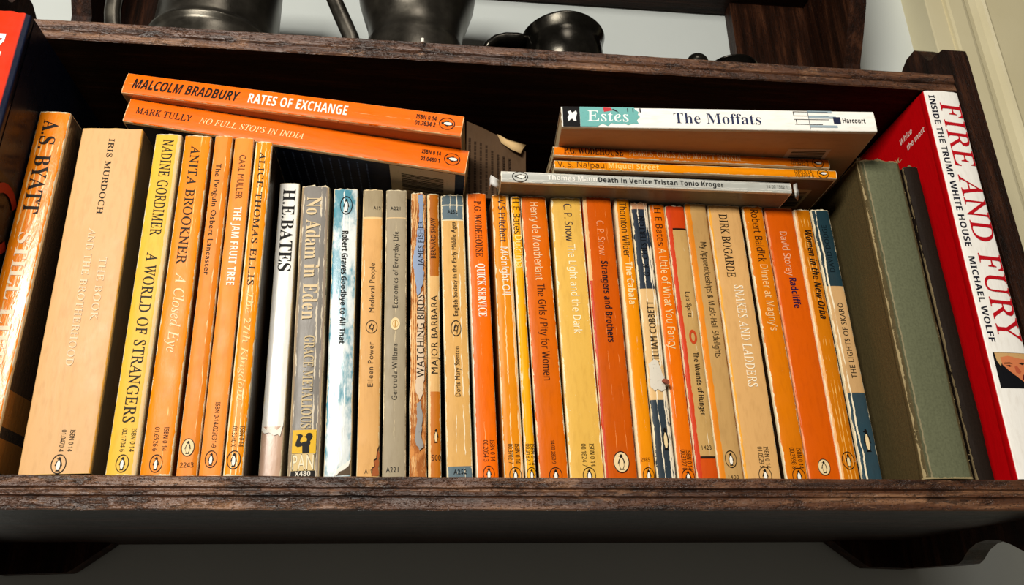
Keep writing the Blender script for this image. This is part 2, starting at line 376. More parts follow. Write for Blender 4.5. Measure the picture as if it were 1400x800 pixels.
  'y': (510,(256,85,260,85,306,232,415,536,510,536,279,-74,247,-142,207,-195,154,-229,84,-240,11,-232,11,-162,70,-168,112,-162,145,-142,170,-112,189,-73,217,-2,1,536,95,536,238,155)),
 },
 'hb': {
  '.': (219,(67,9,109,-9,151,9,169,51,151,93,109,111,67,93,49,51)),
  '0': (572,(479,87,432,34,368,1,285,-10,173,14,96,88,51,204,36,357,42,465,60,555,92,627,139,681,203,714,285,725,396,701,474,628,520,512,535,357,529,250,511,160),(285,603,237,588,207,541,191,464,186,357,191,250,207,174,237,127,285,112,333,127,363,173,380,250,385,357,380,464,363,541,333,588)),
  '1': (572,(132,440,59,531,289,714,413,714,413,0,262,0,266,555,214,506)),
  '2': (572,(228,134,228,127,539,127,539,0,40,0,40,105,307,379,335,414,354,447,365,479,369,513,363,551,346,577,318,593,282,598,242,593,202,579,162,556,120,525,38,622,104,672,141,693,184,710,234,720,293,724,358,718,414,699,458,669,492,630,512,583,519,531,513,475,496,424,467,375,428,327)),
  '3': (572,(359,268,338,285,307,299,262,306,148,309,148,425,261,428,304,438,333,452,351,472,360,495,363,521,357,555,340,581,308,597,261,602,213,598,173,585,109,550,39,654,85,682,138,704,199,719,272,724,371,713,447,680,495,626,511,554,500,488,467,436,417,399,357,376,357,373,433,355,488,321,521,272,532,208,524,149,502,97,463,52,408,19,335,-3,244,-10,134,0,38,29,38,157,85,137,135,122,183,113,228,110,297,117,342,138,366,172,374,217,370,245)),
  '4': (572,(281,463,150,265,322,265,328,541,324,541),(322,148,17,148,17,253,330,714,469,714,469,265,555,265,555,148,469,148,469,0,322,0)),
  '6': (572,(139,634,185,671,242,699,311,716,442,721,489,715,489,594,403,604,324,597,266,576,224,542,197,498,181,443,174,381,180,381,204,413,238,440,281,458,335,464,419,449,484,405,525,334,539,238,523,134,474,56,396,6,296,-10,227,-2,164,24,111,66,70,127,44,205,35,303,37,364,44,425,56,483,76,539,103,589),(185,249,188,216,197,185,212,156,234,132,261,116,293,111,333,119,365,142,386,180,393,236,387,282,369,318,339,341,296,348,265,344,238,334,216,317,199,296,189,273)),
  '7': (572,(111,0,379,587,27,587,27,714,539,714,539,619,269,0)),
  '8': (572,(89,647,126,680,174,704,228,718,286,723,345,718,400,704,446,680,483,647,506,604,514,551,505,493,478,446,436,408,386,377,459,331,490,302,515,269,531,230,536,185,528,130,505,82,467,43,417,14,356,-4,286,-10,180,3,101,41,51,102,35,181,45,248,75,300,119,341,172,373,128,406,91,446,65,493,57,552,65,604),(279,311,237,287,204,260,182,228,175,190,182,155,203,126,237,107,284,101,333,107,368,125,389,153,396,189,392,214,380,237,341,274),(286,440,318,458,346,479,366,505,372,540,366,571,348,594,320,608,285,613,251,608,224,594,205,571,199,540,206,507,225,480,253,459)),
  'A': (690,(475,170,215,170,163,0,0,0,252,717,437,717,690,0,527,0),(253,297,439,297,351,584,345,606)),
  'B': (672,(525,364,556,349,582,327,602,297,615,258,619,207,602,121,549,55,466,14,357,0,90,0,90,714,312,714,438,704,528,674,583,619,601,533,594,477,573,430,538,396,491,379,491,374),(398,132,435,152,455,182,462,222,455,258,435,287,396,305,335,311,241,311,241,125,340,125),(440,478,446,513,439,548,416,572,377,586,321,590,241,590,241,431,329,431,385,436,421,452)),
  'C': (637,(575,154,575,27,528,10,482,-1,433,-8,379,-10,279,1,198,36,135,90,92,164,67,253,58,356,68,458,97,547,145,621,211,677,293,712,393,724,446,721,500,711,552,695,602,674,553,551,473,584,432,595,393,598,316,582,260,533,226,456,214,355,225,254,257,179,312,132,393,116,437,119,481,126)),
  'D': (740,(637,557,671,470,682,364,656,205,580,92,456,23,292,0,90,0,90,714,314,714,419,704,509,674,582,625),(512,463,473,535,409,576,322,590,241,590,241,125,306,125,470,184,525,360)),
  'E': (560,(90,0,501,0,501,125,241,125,241,309,483,309,483,433,241,433,241,590,501,590,501,714,90,714)),
  'F': (549,(90,0,239,0,239,282,481,282,481,406,239,406,239,590,499,590,499,714,90,714)),
  'G': (724,(214,355,219,289,233,231,258,183,293,147,340,124,400,116,496,126,496,275,361,275,361,401,644,401,644,31,587,14,528,1,463,-7,390,-10,249,14,144,84,80,200,58,358,69,463,102,552,155,625,228,679,320,713,431,724,488,721,543,712,595,698,643,680,593,559,518,587,475,595,430,598,368,590,316,568,273,532,241,484,221,424)),
  'H': (765,(90,714,241,714,241,434,524,434,524,714,675,714,675,0,524,0,524,308,241,308,241,0,90,0)),
  'I': (389,(357,628,270,588,270,126,357,86,357,0,32,0,32,86,119,126,119,588,32,628,32,714,357,714)),
  'J': (331,(241,46,234,-37,213,-103,178,-151,133,-185,78,-204,15,-210,-74,-199,-74,-73,-3,-83,22,-81,45,-73,64,-58,78,-35,87,-1,90,45,90,714,241,714)),
  'K': (664,(494,714,662,714,413,398,664,0,492,0,305,301,241,255,241,0,90,0,90,714,241,714,241,387,301,471)),
  'L': (565,(531,125,531,0,90,0,90,714,241,714,241,125)),
  'M': (943,(216,560,225,332,225,0,90,0,90,714,296,714,465,168,468,168,647,714,853,714,853,0,712,0,719,559,715,559,531,0,392,0,220,560)),
  'N': (813,(723,0,531,0,220,540,216,540,225,336,225,0,90,0,90,714,281,714,591,179,594,179,587,376,587,714,723,714)),
  'O': (796,(398,-10,505,1,590,36,655,91,702,165,729,254,738,358,729,462,702,552,655,625,590,680,505,714,399,725,292,714,207,680,141,625,95,552,67,463,58,359,67,255,95,165,141,91,207,36,292,2),(260,535,228,459,217,358,228,258,260,182,316,133,398,117,481,133,537,182,569,258,579,358,569,459,537,535,482,583,399,599,316,583)),
  'P': (628,(520,655,567,584,583,491,576,431,557,375,522,325,471,287,399,262,306,254,241,254,241,0,90,0,90,714,318,714,437,699),(241,378,241,590,310,590,400,564,430,486,421,437,393,404,348,384,291,378)),
  'R': (660,(422,453,430,496,421,540,396,569,351,585,287,590,241,590,241,397,290,397,354,403,398,422),(450,311,660,0,492,0,322,274,241,274,241,0,90,0,90,714,298,714,425,701,514,661,566,594,583,500,578,454,565,415,543,381,516,353,484,329)),
  'S': (551,(54,521,70,606,119,671,196,711,296,724,351,721,403,711,454,695,508,674,459,556,371,587,332,595,291,598,253,593,225,578,208,555,202,526,211,492,236,466,388,386,431,359,465,328,490,292,506,250,511,198,494,113,443,47,360,4,248,-10,141,1,46,33,46,174,152,134,206,120,260,115,308,120,340,137,357,161,363,191,353,227,323,256,170,336,115,377,90,405,71,437,58,476)),
  'T': (579,(559,714,559,588,365,588,365,0,214,0,214,588,20,588,20,714)),
  'U': (756,(250,8,159,62,104,147,85,254,85,714,236,714,236,277,245,202,272,153,317,126,379,117,443,127,487,156,512,206,520,278,520,714,671,714,671,252,663,182,639,119,598,65,541,25,466,-1,375,-10)),
  'V': (650,(325,132,362,289,497,714,650,714,407,0,242,0,0,714,153,714,287,289)),
  'W': (967,(818,714,967,714,785,0,613,0,483,542,450,374,354,0,182,0,0,714,149,714,275,137,308,314,412,714,555,714,677,230,692,137,715,266)),
  'X': (667,(494,0,328,270,162,0,0,0,237,368,15,714,182,714,336,457,487,714,650,714,426,360,667,0)),
  'Y': (624,(387,278,387,0,237,0,237,273,0,714,164,714,312,420,461,714,624,714)),
  'a': (604,(223,225,202,197,195,162,200,133,215,114,238,103,267,99,311,106,348,128,373,162,381,208,381,253,323,251,262,244),(139,529,191,544,245,554,302,557,399,545,471,510,514,449,529,364,529,0,425,0,396,74,392,74,356,36,318,10,272,-5,211,-10,144,1,90,33,54,86,42,163,57,239,103,292,179,324,286,337,381,340,375,401,359,427,332,442,296,447,257,444,180,423,142,407,93,508)),
  'b': (633,(334,437,285,428,252,401,234,356,227,275,233,205,251,154,284,122,336,111,377,122,409,154,429,205,436,276,429,346,409,397,376,427),(329,550,382,556,465,538,531,485,574,396,588,274,574,151,530,62,463,8,378,-10,324,-5,284,12,252,34,227,60,217,60,192,0,78,0,78,760,227,760,221,475,227,475,253,506,286,533)),
  'c': (514,(343,434,313,436,226,395,197,271,205,200,228,150,264,121,313,111,357,114,396,124,432,138,466,158,466,31,431,12,395,-1,352,-8,300,-10,192,7,112,58,62,144,45,270,54,361,79,433,120,488,174,526,239,549,313,556,365,553,411,545,483,519,439,404)),
  'd': (633,(257,424,224,393,203,341,196,270,203,200,224,150,258,119,303,109,356,118,390,146,409,191,416,271,410,342,392,393,357,425,301,435),(309,550,352,533,386,507,412,476,417,476,406,585,406,760,555,760,555,0,441,0,412,71,406,71,380,40,347,14,305,-4,251,-10,168,8,103,62,59,150,45,272,60,395,103,484,170,538,255,556)),
  'e': (591,(548,236,196,236,206,180,234,137,276,110,332,101,383,104,428,112,472,125,517,144,517,29,476,12,433,-1,383,-8,325,-10,248,-2,180,21,124,59,81,113,54,183,45,269,53,357,78,429,116,484,168,524,231,548,303,556,404,540,482,492,531,413,548,308),(265,443,233,422,210,386,199,335,408,335,401,381,382,418,350,442,304,450)),
  'f': (387,(407,751,432,742,394,633,336,646,311,647,284,642,266,628,255,607,251,546,380,546,380,434,251,434,251,0,102,0,102,434,20,434,20,506,102,546,102,586,108,648,126,695,154,727,193,749,240,761,295,765,337,763)),
  'g': (633,(413,476,417,476,429,546,555,546,555,-1,538,-104,486,-179,400,-225,282,-240,175,-233,126,-223,78,-208,78,-89,182,-120,291,-131,377,-100,406,-7,410,71,406,71,375,34,339,9,298,-5,251,-10,165,9,100,65,59,154,45,272,59,391,101,481,168,537,255,556,345,536),(389,140,409,184,416,271,409,347,389,397,354,426,302,435,223,394,197,270,224,148,304,107,354,115)),
  'h': (657,(220,476,228,476,258,512,295,537,338,551,386,556,466,544,529,509,569,447,582,356,582,0,433,0,433,319,411,408,345,437,288,425,252,391,233,334,227,257,227,0,78,0,78,760,227,760,227,605)),
  'i': (305,(210,745,228,722,234,687,228,652,210,630,184,618,153,614,122,618,96,630,78,652,72,687,78,722,96,745,122,756,153,760,184,756),(78,0,78,546,227,546,227,0)),
  'l': (305,(78,0,227,0,227,760,78,760)),
  'm': (982,(250,512,289,537,333,551,379,556,435,551,481,537,518,512,545,476,558,476,588,512,628,537,673,551,719,556,801,544,860,509,895,447,907,356,907,0,758,0,758,319,738,408,676,437,626,427,592,395,573,344,567,274,567,0,418,0,418,319,398,408,336,437,284,425,251,391,233,334,227,257,227,0,78,0,78,546,192,546,212,476,220,476)),
  'n': (657,(582,0,433,0,433,319,428,371,412,408,385,430,345,437,288,425,252,391,233,334,227,257,227,0,78,0,78,546,192,546,212,476,220,476,251,512,292,537,338,551,388,556,467,544,529,509,569,447,582,356)),
  'o': (619,(200,538,311,556,384,548,447,523,500,483,540,428,566,358,574,274,556,154,502,64,418,8,308,-10,236,-2,173,23,119,64,79,120,54,190,45,274,63,394,116,483),(224,396,204,345,197,274,204,203,224,152,258,120,310,110,361,120,396,152,415,203,422,274,415,345,396,396,361,426,309,436,258,426)),
  'r': (454,(378,417,341,414,305,404,273,386,249,360,232,325,227,278,227,0,78,0,78,546,191,546,213,454,220,454,249,493,286,526,331,549,433,552,422,412)),
  's': (497,(351,313,388,293,418,270,441,242,454,206,459,162,444,89,401,35,328,1,226,-10,128,-3,87,7,46,22,46,145,92,127,141,112,189,102,231,99,269,102,294,112,307,127,312,146,305,171,272,196,148,254,110,275,81,299,61,328,49,362,45,404,60,470,104,518,173,547,261,556,311,554,358,546,405,533,453,513,408,406,332,435,296,443,259,446,210,437,193,410,195,398,202,387,235,364)),
  't': (434,(265,-10,219,-6,178,6,143,28,117,62,100,109,94,171,94,434,23,434,23,497,105,547,148,662,243,662,243,546,396,546,396,434,243,434,243,171,248,144,261,125,282,113,308,109,379,120,402,126,402,15,343,-3)),
  'u': (657,(190,2,128,38,88,99,75,190,75,546,224,546,224,227,229,176,245,139,272,117,312,109,369,121,405,156,424,212,430,289,430,546,579,546,579,0,465,0,445,70,437,70,406,34,366,9,319,-5,269,-10)),
  'v': (569,(280,149,282,123,286,123,293,178,308,235,413,546,569,546,361,0,208,0,0,546,156,546,261,235)),
  'w': (856,(347,546,511,546,590,208,599,125,603,125,635,304,700,546,846,546,689,0,527,0,429,432,425,432,325,0,165,0,10,546,158,546,234,244,251,125,255,125,275,257)),
  'y': (569,(300,-144,248,-198,183,-229,110,-240,34,-232,34,-114,93,-120,135,-113,168,-92,191,-60,217,4,0,546,163,546,273,217,284,144,287,144,308,239,409,546,569,546,338,-70)),
 },
 'it': {
  '2': (500,(34,0,466,0,466,93,205,93,368,312,417,478,359,632,209,691,129,675,48,626,48,503,127,575,202,595,286,559,319,467,307,393,271,321,159,161,34,7)),
  '7': (500,(49,589,344,589,94,29,181,-9,490,682,49,682)),
  'A': (690,(-126,0,-122,19,-58,35,0,83,530,707,550,707,525,86,529,55,545,36,572,24,612,19,609,0,329,0,333,19,381,24,406,39,419,68,425,116,429,235,198,235,184,232,172,223,97,134,60,83,47,53,51,36,64,26,85,21,117,19,112,0),(213,272,431,272,443,546)),
  'C': (701,(325,-15,244,-7,174,19,116,60,73,117,47,186,38,266,46,339,69,411,105,479,152,543,207,599,270,645,373,692,478,707,541,701,641,675,660,681,675,700,695,700,654,495,633,495,634,526,624,589,596,636,551,664,488,674,427,666,367,641,310,602,260,551,217,489,184,418,163,341,156,260,169,163,209,90,271,43,352,28,479,59,594,153,613,136,549,69,482,22,408,-6)),
  'D': (755,(156,73,162,54,179,42,230,34,253,33,333,41,402,66,461,104,510,154,548,214,575,281,592,353,597,428,583,528,542,600,473,644,378,659,330,654,316,645,306,630,287,576,168,133),(-1,25,27,38,46,65,62,108,194,603,196,624,192,645,178,660,155,668,120,672,126,692,391,692,484,683,563,658,627,616,674,559,703,488,713,405,705,326,680,251,640,182,586,122,518,71,439,33,348,8,248,0,-53,0,-47,20)),
  'E': (676,(179,660,155,668,121,672,126,692,655,692,626,542,609,542,606,587,598,616,582,636,555,649,515,656,349,657,330,654,317,647,308,635,292,590,237,387,321,387,386,393,430,410,459,440,478,485,497,485,427,240,409,240,412,279,410,307,405,327,394,340,377,348,318,353,229,353,156,70,160,53,173,42,194,37,297,35,363,39,419,51,467,71,508,101,543,140,575,190,595,190,523,0,-50,0,-45,20,0,24,27,38,46,64,62,109,194,603,196,624,192,645)),
  'F': (604,(246,384,348,386,384,393,412,404,435,423,454,449,471,484,491,484,425,233,404,233,408,283,403,316,390,337,363,347,237,350,167,66,172,43,187,29,213,22,252,18,250,0,-46,0,-40,20,-7,22,15,27,31,37,45,54,67,109,199,603,201,624,197,645,183,660,160,668,125,672,131,692,627,692,596,528,576,528,577,547,570,600,550,633,513,651,457,657,344,655,325,648,315,637)),
  'I': (365,(67,108,199,603,201,624,197,645,183,660,160,668,125,672,131,692,410,692,405,672,359,667,333,654,314,627,298,584,166,89,164,67,168,46,182,32,205,24,239,20,234,0,-46,0,-40,20,-7,22,15,27,31,37,45,53)),
  'K': (676,(194,603,196,624,192,645,179,660,155,668,121,672,126,692,400,692,394,672,351,668,326,657,308,633,292,589,237,381,239,374,251,373,501,574,544,616,558,646,545,666,499,672,504,692,746,692,739,673,692,664,642,635,332,393,529,103,558,66,586,40,617,24,652,19,647,0,351,0,357,19,393,21,413,27,424,38,428,55,421,82,244,345,237,347,228,344,223,334,156,69,161,45,176,31,202,23,241,20,236,0,-50,0,-45,20,-13,22,9,27,26,37,41,53,52,76)),
  'L': (668,(316,35,387,38,443,49,488,67,527,97,561,139,594,196,613,196,548,0,-36,0,-31,20,14,25,42,38,61,65,77,108,211,624,207,645,193,660,170,668,135,672,140,692,415,692,408,673,370,668,342,655,322,628,306,585,172,76,176,55,188,43,210,37)),
  'N': (745,(604,669,566,672,571,692,798,692,792,672,741,665,723,655,708,640,696,616,522,-16,503,-16,229,555,102,75,106,43,119,30,144,24,181,20,176,0,-50,0,-45,20,-4,24,25,38,46,64,62,108,197,608,192,630,178,652,156,667,121,672,126,692,271,692,526,161,646,617,642,650,629,662)),
  'O': (769,(346,681,410,700,475,707,551,699,615,675,666,637,705,585,728,522,736,450,732,394,718,338,697,281,669,226,635,174,596,126,552,84,506,48,407,1,298,-15,222,-7,157,16,104,54,65,105,40,167,32,241,38,309,57,376,87,441,126,503,172,559,226,609,284,649),(606,358,619,426,623,493,614,572,585,630,539,665,477,677,423,669,370,646,319,608,272,558,229,496,194,426,173,370,158,315,148,259,145,204,155,124,186,64,234,27,299,15,350,22,399,43,444,76,487,119,525,170,559,229,586,292)),
  'P': (600,(338,659,321,652,308,634,296,603,237,376,239,369,245,364,287,361,377,373,443,409,482,466,495,542,487,596,463,633,422,655,363,662),(608,537,599,480,574,431,532,389,477,358,408,338,329,331,237,331,225,328,219,319,156,68,161,44,177,30,205,23,246,20,240,0,-50,0,-45,20,0,24,27,37,46,63,62,108,194,602,196,624,192,646,179,660,155,668,121,672,126,692,398,692,556,653)),
  'S': (549,(466,680,489,686,504,704,523,704,491,501,475,501,466,576,440,631,399,664,345,675,298,667,261,644,238,608,230,560,235,530,250,498,299,433,392,334,434,266,448,188,441,133,420,85,386,44,342,13,288,-7,228,-14,161,-7,62,20,38,12,22,-12,4,-12,38,217,57,218,69,132,102,68,152,29,217,16,253,21,286,35,313,56,334,85,347,118,351,156,348,182,340,208,308,259,182,397,153,442,136,484,131,526,137,575,156,619,186,656,226,684,275,701,354,706,398,701)),
  'T': (625,(394,20,388,0,74,0,78,20,119,22,144,29,164,41,180,62,194,92,343,639,336,652,316,656,232,653,187,643,152,626,126,601,105,567,88,524,66,526,110,692,686,692,654,521,635,521,636,553,630,601,611,633,575,650,515,656,463,655,449,642,299,95,295,64,300,42,316,29,343,22)),
  'U': (731,(298,-15,207,-2,137,35,92,93,77,168,82,212,184,606,186,625,181,648,167,662,141,669,101,673,106,692,398,692,394,673,342,667,313,649,292,617,275,568,183,212,177,163,186,109,215,68,261,43,321,34,375,40,423,56,463,83,494,118,522,176,551,270,631,576,635,613,631,642,618,660,594,669,555,673,559,692,792,692,789,673,775,673,727,661,696,626,665,531,589,243,561,158,527,92,485,43,434,10,372,-9)),
  'd': (528,(85,184,76,116,80,85,92,61,111,46,135,41,162,47,190,65,218,92,246,127,296,212,332,304,342,347,345,386,342,412,332,431,316,443,295,447,246,435,197,399,151,342,112,265),(300,167,248,88,198,32,147,-1,91,-12,47,-4,15,20,-6,58,-13,109,-8,159,8,214,33,269,66,324,104,373,148,415,182,440,217,458,252,468,286,471,335,463,361,437,410,649,407,663,399,671,347,677,352,696,410,702,504,725,511,723,510,697,348,66,354,50,372,45,406,64,456,120,472,107,429,54,392,17,357,-5,323,-12,285,1,272,40,279,91)),
  'e': (428,(250,59,329,121,344,106,295,54,245,18,191,-3,132,-10,75,0,31,31,3,81,-6,147,-1,196,14,246,37,296,69,344,107,386,150,422,220,459,291,471,331,466,360,452,378,428,384,396,366,336,310,282,218,239,91,212,84,146,107,65,177,38),(95,235,116,292,142,343,171,385,204,417,236,437,268,444,295,434,304,404,291,347,250,296,184,257)),
  'g': (426,(99,271,116,212,166,192,197,198,225,217,249,246,268,283,280,326,284,371,280,405,266,430,245,445,219,450,190,444,162,425,137,395,117,359,103,316),(341,259,308,221,267,193,218,175,164,169,122,172,98,150,90,129,109,105,236,56,289,28,321,-9,332,-59,325,-106,303,-148,267,-182,220,-207,161,-223,94,-228,23,-220,-31,-195,-66,-157,-77,-111,-45,-32,53,36,20,58,9,85,15,104,32,125,87,180,33,227,15,290,22,337,43,381,76,419,119,449,170,468,226,474,264,470,366,440,431,440,431,396,362,396,369,352,362,303),(78,27,9,-30,-14,-95,18,-171,112,-197,224,-170,262,-89,257,-66,243,-47,222,-29,168,-2)),
  'h': (599,(524,59,557,76,575,47,513,4,453,-10,415,-3,387,17,368,49,362,90,372,183,418,404,419,422,408,466,373,481,316,462,258,405,210,329,184,256,130,0,37,0,176,671,159,706,98,718,107,760,291,760,212,410,223,410,311,511,408,545,488,517,515,434,497,324,461,150,458,101,467,65,493,53)),
  'i': (264,(89,393,85,410,74,421,55,426,26,428,30,445,184,471,192,468,191,441,88,93,86,77,91,55,107,48,144,67,193,125,208,110,126,19,49,-12,12,2,0,43,17,128),(131,637,135,656,147,673,163,685,182,689,202,685,219,674,230,657,234,637,230,617,219,601,202,590,182,586,163,590,147,601,135,618)),
  'l': (257,(243,725,252,723,255,716,86,93,83,74,88,57,101,51,135,69,182,122,198,107,156,55,115,18,78,-4,47,-11,26,-8,11,3,0,18,-3,39,20,148,150,630,148,664,138,675,118,681,87,683,89,701)),
  'm': (819,(639,357,641,379,634,402,612,409,585,403,553,384,519,353,484,312,449,262,393,157,355,55,340,0,261,0,361,348,365,383,358,403,338,409,318,405,293,392,232,342,200,307,169,266,128,192,94,104,60,0,-19,0,90,379,91,392,87,409,76,419,25,428,29,446,94,452,183,471,191,468,190,441,135,264,274,419,392,470,437,456,452,412,445,360,424,274,553,421,668,470,713,455,728,410,713,331,645,74,650,58,663,52,680,57,730,111,743,129,757,113,684,20,610,-11,572,3,560,46,563,79)),
  'n': (542,(351,322,361,378,355,401,335,409,314,405,291,392,237,346,183,282,138,211,100,123,63,0,-18,0,89,366,92,391,89,407,79,417,61,422,26,424,29,442,196,470,198,458,138,264,212,355,280,419,341,456,392,469,436,455,450,414,442,353,365,73,370,56,386,50,420,71,464,135,480,123,407,21,331,-13,310,-10,295,1,284,18,281,41,291,98)),
  'o': (522,(-6,152,1,209,21,266,52,320,92,369,139,410,191,443,245,464,300,471,369,460,422,427,456,374,467,307,462,257,446,206,420,156,387,109,348,68,303,34,231,-1,157,-12,90,-1,39,33,5,85),(208,25,247,48,283,83,315,127,341,178,362,232,375,286,379,337,358,418,294,445,245,433,197,399,153,344,116,273,91,196,83,124,89,78,106,45,132,24,168,17)),
  's': (370,(288,450,305,455,311,468,328,468,308,319,291,319,260,414,194,445,171,441,152,428,139,410,135,388,144,353,245,205,265,157,267,132,262,94,248,60,224,30,194,8,158,-7,116,-12,79,-9,9,9,-6,5,-13,-6,-33,-6,-11,158,6,157,15,96,36,52,66,24,106,15,138,21,164,39,181,67,187,102,179,139,80,283,61,331,59,354,68,401,94,438,134,463,183,471,219,469)),
  't': (278,(225,584,187,453,272,453,264,421,179,421,91,87,89,67,94,51,107,46,139,64,185,118,200,101,123,16,49,-12,13,1,1,39,10,92,98,421,29,421,33,442,122,486,202,584)),
  'y': (402,(93,471,109,449,183,85,309,299,321,334,323,347,317,371,283,400,276,411,274,429,277,445,287,459,301,467,319,470,340,466,357,453,367,433,371,406,356,332,310,236,164,1,93,-97,23,-176,-9,-204,-39,-222,-65,-228,-86,-225,-102,-217,-112,-203,-115,-186,-112,-170,-103,-158,-89,-149,-72,-146,-31,-160,-13,-162,14,-147,51,-103,118,-10,43,363,31,391,16,411,-6,423,-36,428,-33,445)),
 },
 's': {
  '.': (219,(109,-9,151,9,169,51,151,93,109,111,67,93,49,51,67,9)),
  '0': (500,(90,595,30,341,91,87,250,-9,410,87,470,341,410,595,250,691),(128,341,161,530,250,598,340,530,372,341,340,153,250,84,161,153)),
  '1': (500,(300,682,300,0,202,0,202,682)),
  '2': (500,(271,321,159,161,34,7,34,0,466,0,466,93,205,93,368,312,417,478,359,632,209,691,129,675,48,626,48,503,127,575,202,595,286,559,319,467,307,393)),
  '3': (500,(81,569,143,591,197,598,283,571,315,496,281,423,180,397,180,307,289,277,326,193,296,114,216,84,141,97,64,136,64,30,137,1,209,-9,364,49,424,198,401,297,326,360,393,421,413,513,358,643,212,691,143,684,81,662)),
  '4': (500,(471,312,398,312,398,691,356,691,11,269,11,224,300,224,300,0,398,0,398,224,471,224),(300,506,300,312,142,312,298,506)),
  '5': (500,(438,209,372,367,190,423,190,594,404,594,404,682,101,682,101,327,277,313,340,207,298,120,199,84,124,97,50,134,50,33,133,1,215,-9,375,53)),
  '9': (500,(300,392,250,383,168,414,134,490,166,568,246,598,327,561,360,475,355,420),(92,348,229,290,284,298,335,319,267,187,127,63,187,-9,384,191,461,442,400,620,244,691,93,628,36,489)),
  'A': (667,(0,0,100,0,186,201,476,201,567,0,667,0,362,686,293,686),(436,289,224,289,326,536)),
  'B': (563,(346,417,238,390,173,390,173,594,263,594,356,566,382,499),(296,88,173,88,173,302,291,302,405,272,442,196,412,123),(75,0,75,682,273,682,433,627,483,508,458,419,379,360,499,298,543,182,490,60,309,0)),
  'C': (708,(421,601,537,584,656,530,656,635,530,678,422,691,154,589,48,331,136,107,416,-9,554,8,663,51,663,158,544,101,425,81,226,153,149,340,227,527)),
  'D': (750,(174,594,174,88,330,88,550,183,603,341,536,519,325,594),(341,682,76,682,76,0,342,0,607,105,704,341,617,572)),
  'E': (500,(452,388,173,388,173,594,462,594,462,682,75,682,75,0,471,0,471,88,173,88,173,300,452,300)),
  'F': (469,(174,0,174,317,440,317,440,405,174,405,174,594,440,594,440,682,76,682,76,0)),
  'G': (740,(659,534,659,633,527,679,416,691,155,589,50,337,153,89,413,-9,544,4,673,47,673,336,444,336,444,248,575,248,575,108,503,89,427,81,228,154,151,340,227,526,414,601,537,584)),
  'H': (729,(555,682,555,385,173,385,173,682,75,682,75,0,173,0,173,297,555,297,555,0,653,0,653,682)),
  'I': (250,(174,682,174,0,76,0,76,682)),
  'J': (250,(131,-167,174,-8,174,682,76,682,76,21,59,-98,-37,-137,-62,-137,-44,-228,-14,-230)),
  'K': (656,(173,682,75,682,75,0,173,0,173,337,520,0,655,0,285,359,582,682,460,682,173,370)),
  'L': (490,(74,0,480,0,480,88,172,88,172,682,74,682)),
  'M': (781,(391,402,165,682,73,682,73,0,171,0,173,531,383,267,399,267,611,531,611,0,709,0,709,682,618,682)),
  'N': (781,(614,682,614,154,152,682,74,682,74,0,166,0,166,525,622,0,706,0,706,682)),
  'O': (823,(601,527,677,341,601,155,411,81,222,155,146,341,222,527,411,601),(778,341,679,587,411,691,145,587,45,341,143,97,409,-9,680,97)),
  'P': (510,(70,682,283,682,447,625,500,486,444,350,270,295,168,295,168,0,70,0),(399,490,366,411,279,383,168,383,168,594,283,594,374,561)),
  'R': (604,(77,682,77,0,175,0,175,296,216,296,292,271,397,140,487,0,604,0,439,246,359,324,443,389,473,491,413,631,249,682),(238,384,175,384,175,598,238,598,340,571,372,495,345,418)),
  'S': (458,(224,79,128,105,44,178,44,54,133,6,235,-9,372,43,426,176,279,381,131,522,161,581,239,603,315,588,399,532,399,643,325,679,247,691,97,642,40,509,188,320,335,165,308,108)),
  'T': (604,(253,0,351,0,351,594,587,594,587,682,17,682,17,594,253,594)),
  'U': (708,(573,67,648,268,648,682,550,682,550,285,542,200,507,136,444,97,347,81,266,95,200,139,168,192,159,279,159,682,61,682,61,258,149,55,345,-9)),
  'V': (604,(98,682,0,682,295,-6,315,-6,604,682,507,682,303,203)),
  'W': (1042,(745,-6,764,-6,1041,682,944,682,758,212,568,682,475,682,286,212,98,682,0,682,276,-6,295,-6,521,552)),
  'a': (427,(363,-2,411,26,411,80,383,62,364,56,351,61,347,79,347,310,300,422,184,458,98,443,35,397,35,300,104,356,177,374,238,356,258,295,258,271,179,243,76,196,26,101,56,24,136,-9,197,2,257,37,279,2,325,-9),(258,91,221,64,180,54,134,72,116,117,159,180,258,222)),
  'b': (500,(59,682,59,25,137,0,226,-9,402,56,466,234,411,394,272,458,208,448,148,417,148,682),(375,221,337,116,238,75,193,79,148,89,148,332,199,368,250,378,341,335)),
  'c': (438,(132,224,170,334,269,376,327,367,393,332,393,427,331,450,263,458,101,393,41,216,105,54,269,-9,342,-1,403,17,403,105,341,83,284,75,174,115)),
  'd': (510,(451,682,451,0,262,0,103,64,44,235,107,395,268,458,313,454,362,440,362,682),(272,75,165,117,135,222,175,335,279,378,321,374,362,361,362,75)),
  'e': (479,(132,270,171,352,253,381,328,351,358,270),(41,230,97,64,259,-9,357,4,438,44,438,130,360,90,281,76,179,110,130,211,446,211,393,397,251,458,100,395)),
  'f': (250,(87,585,72,482,72,449,9,449,9,369,72,369,72,0,161,0,161,369,242,369,242,449,161,449,161,492,182,573,256,603,276,601,296,595,296,682,198,688,129,648)),
  'g': (427,(87,126,68,87,79,58,113,30,27,-14,0,-94,58,-192,207,-230,363,-192,419,-87,390,-10,289,38,187,64,152,96,221,134,334,181,363,226,376,282,366,332,329,380,421,380,421,449,236,449,93,408,40,294,46,248,64,210,96,178,139,153),(113,-41,186,-22,280,-37,333,-94,300,-142,209,-159,116,-141,84,-90),(296,293,272,233,210,209,145,232,120,291,146,348,209,372,270,349)),
  'h': (500,(286,458,213,440,150,390,150,682,61,682,61,0,150,0,150,322,207,372,262,387,326,357,350,278,350,0,439,0,439,275,396,413)),
  'i': (219,(65,449,65,0,154,0,154,449),(147,622,110,638,73,622,57,585,73,548,110,532,147,548,163,585)),
  'l': (219,(154,682,154,0,65,0,65,682)),
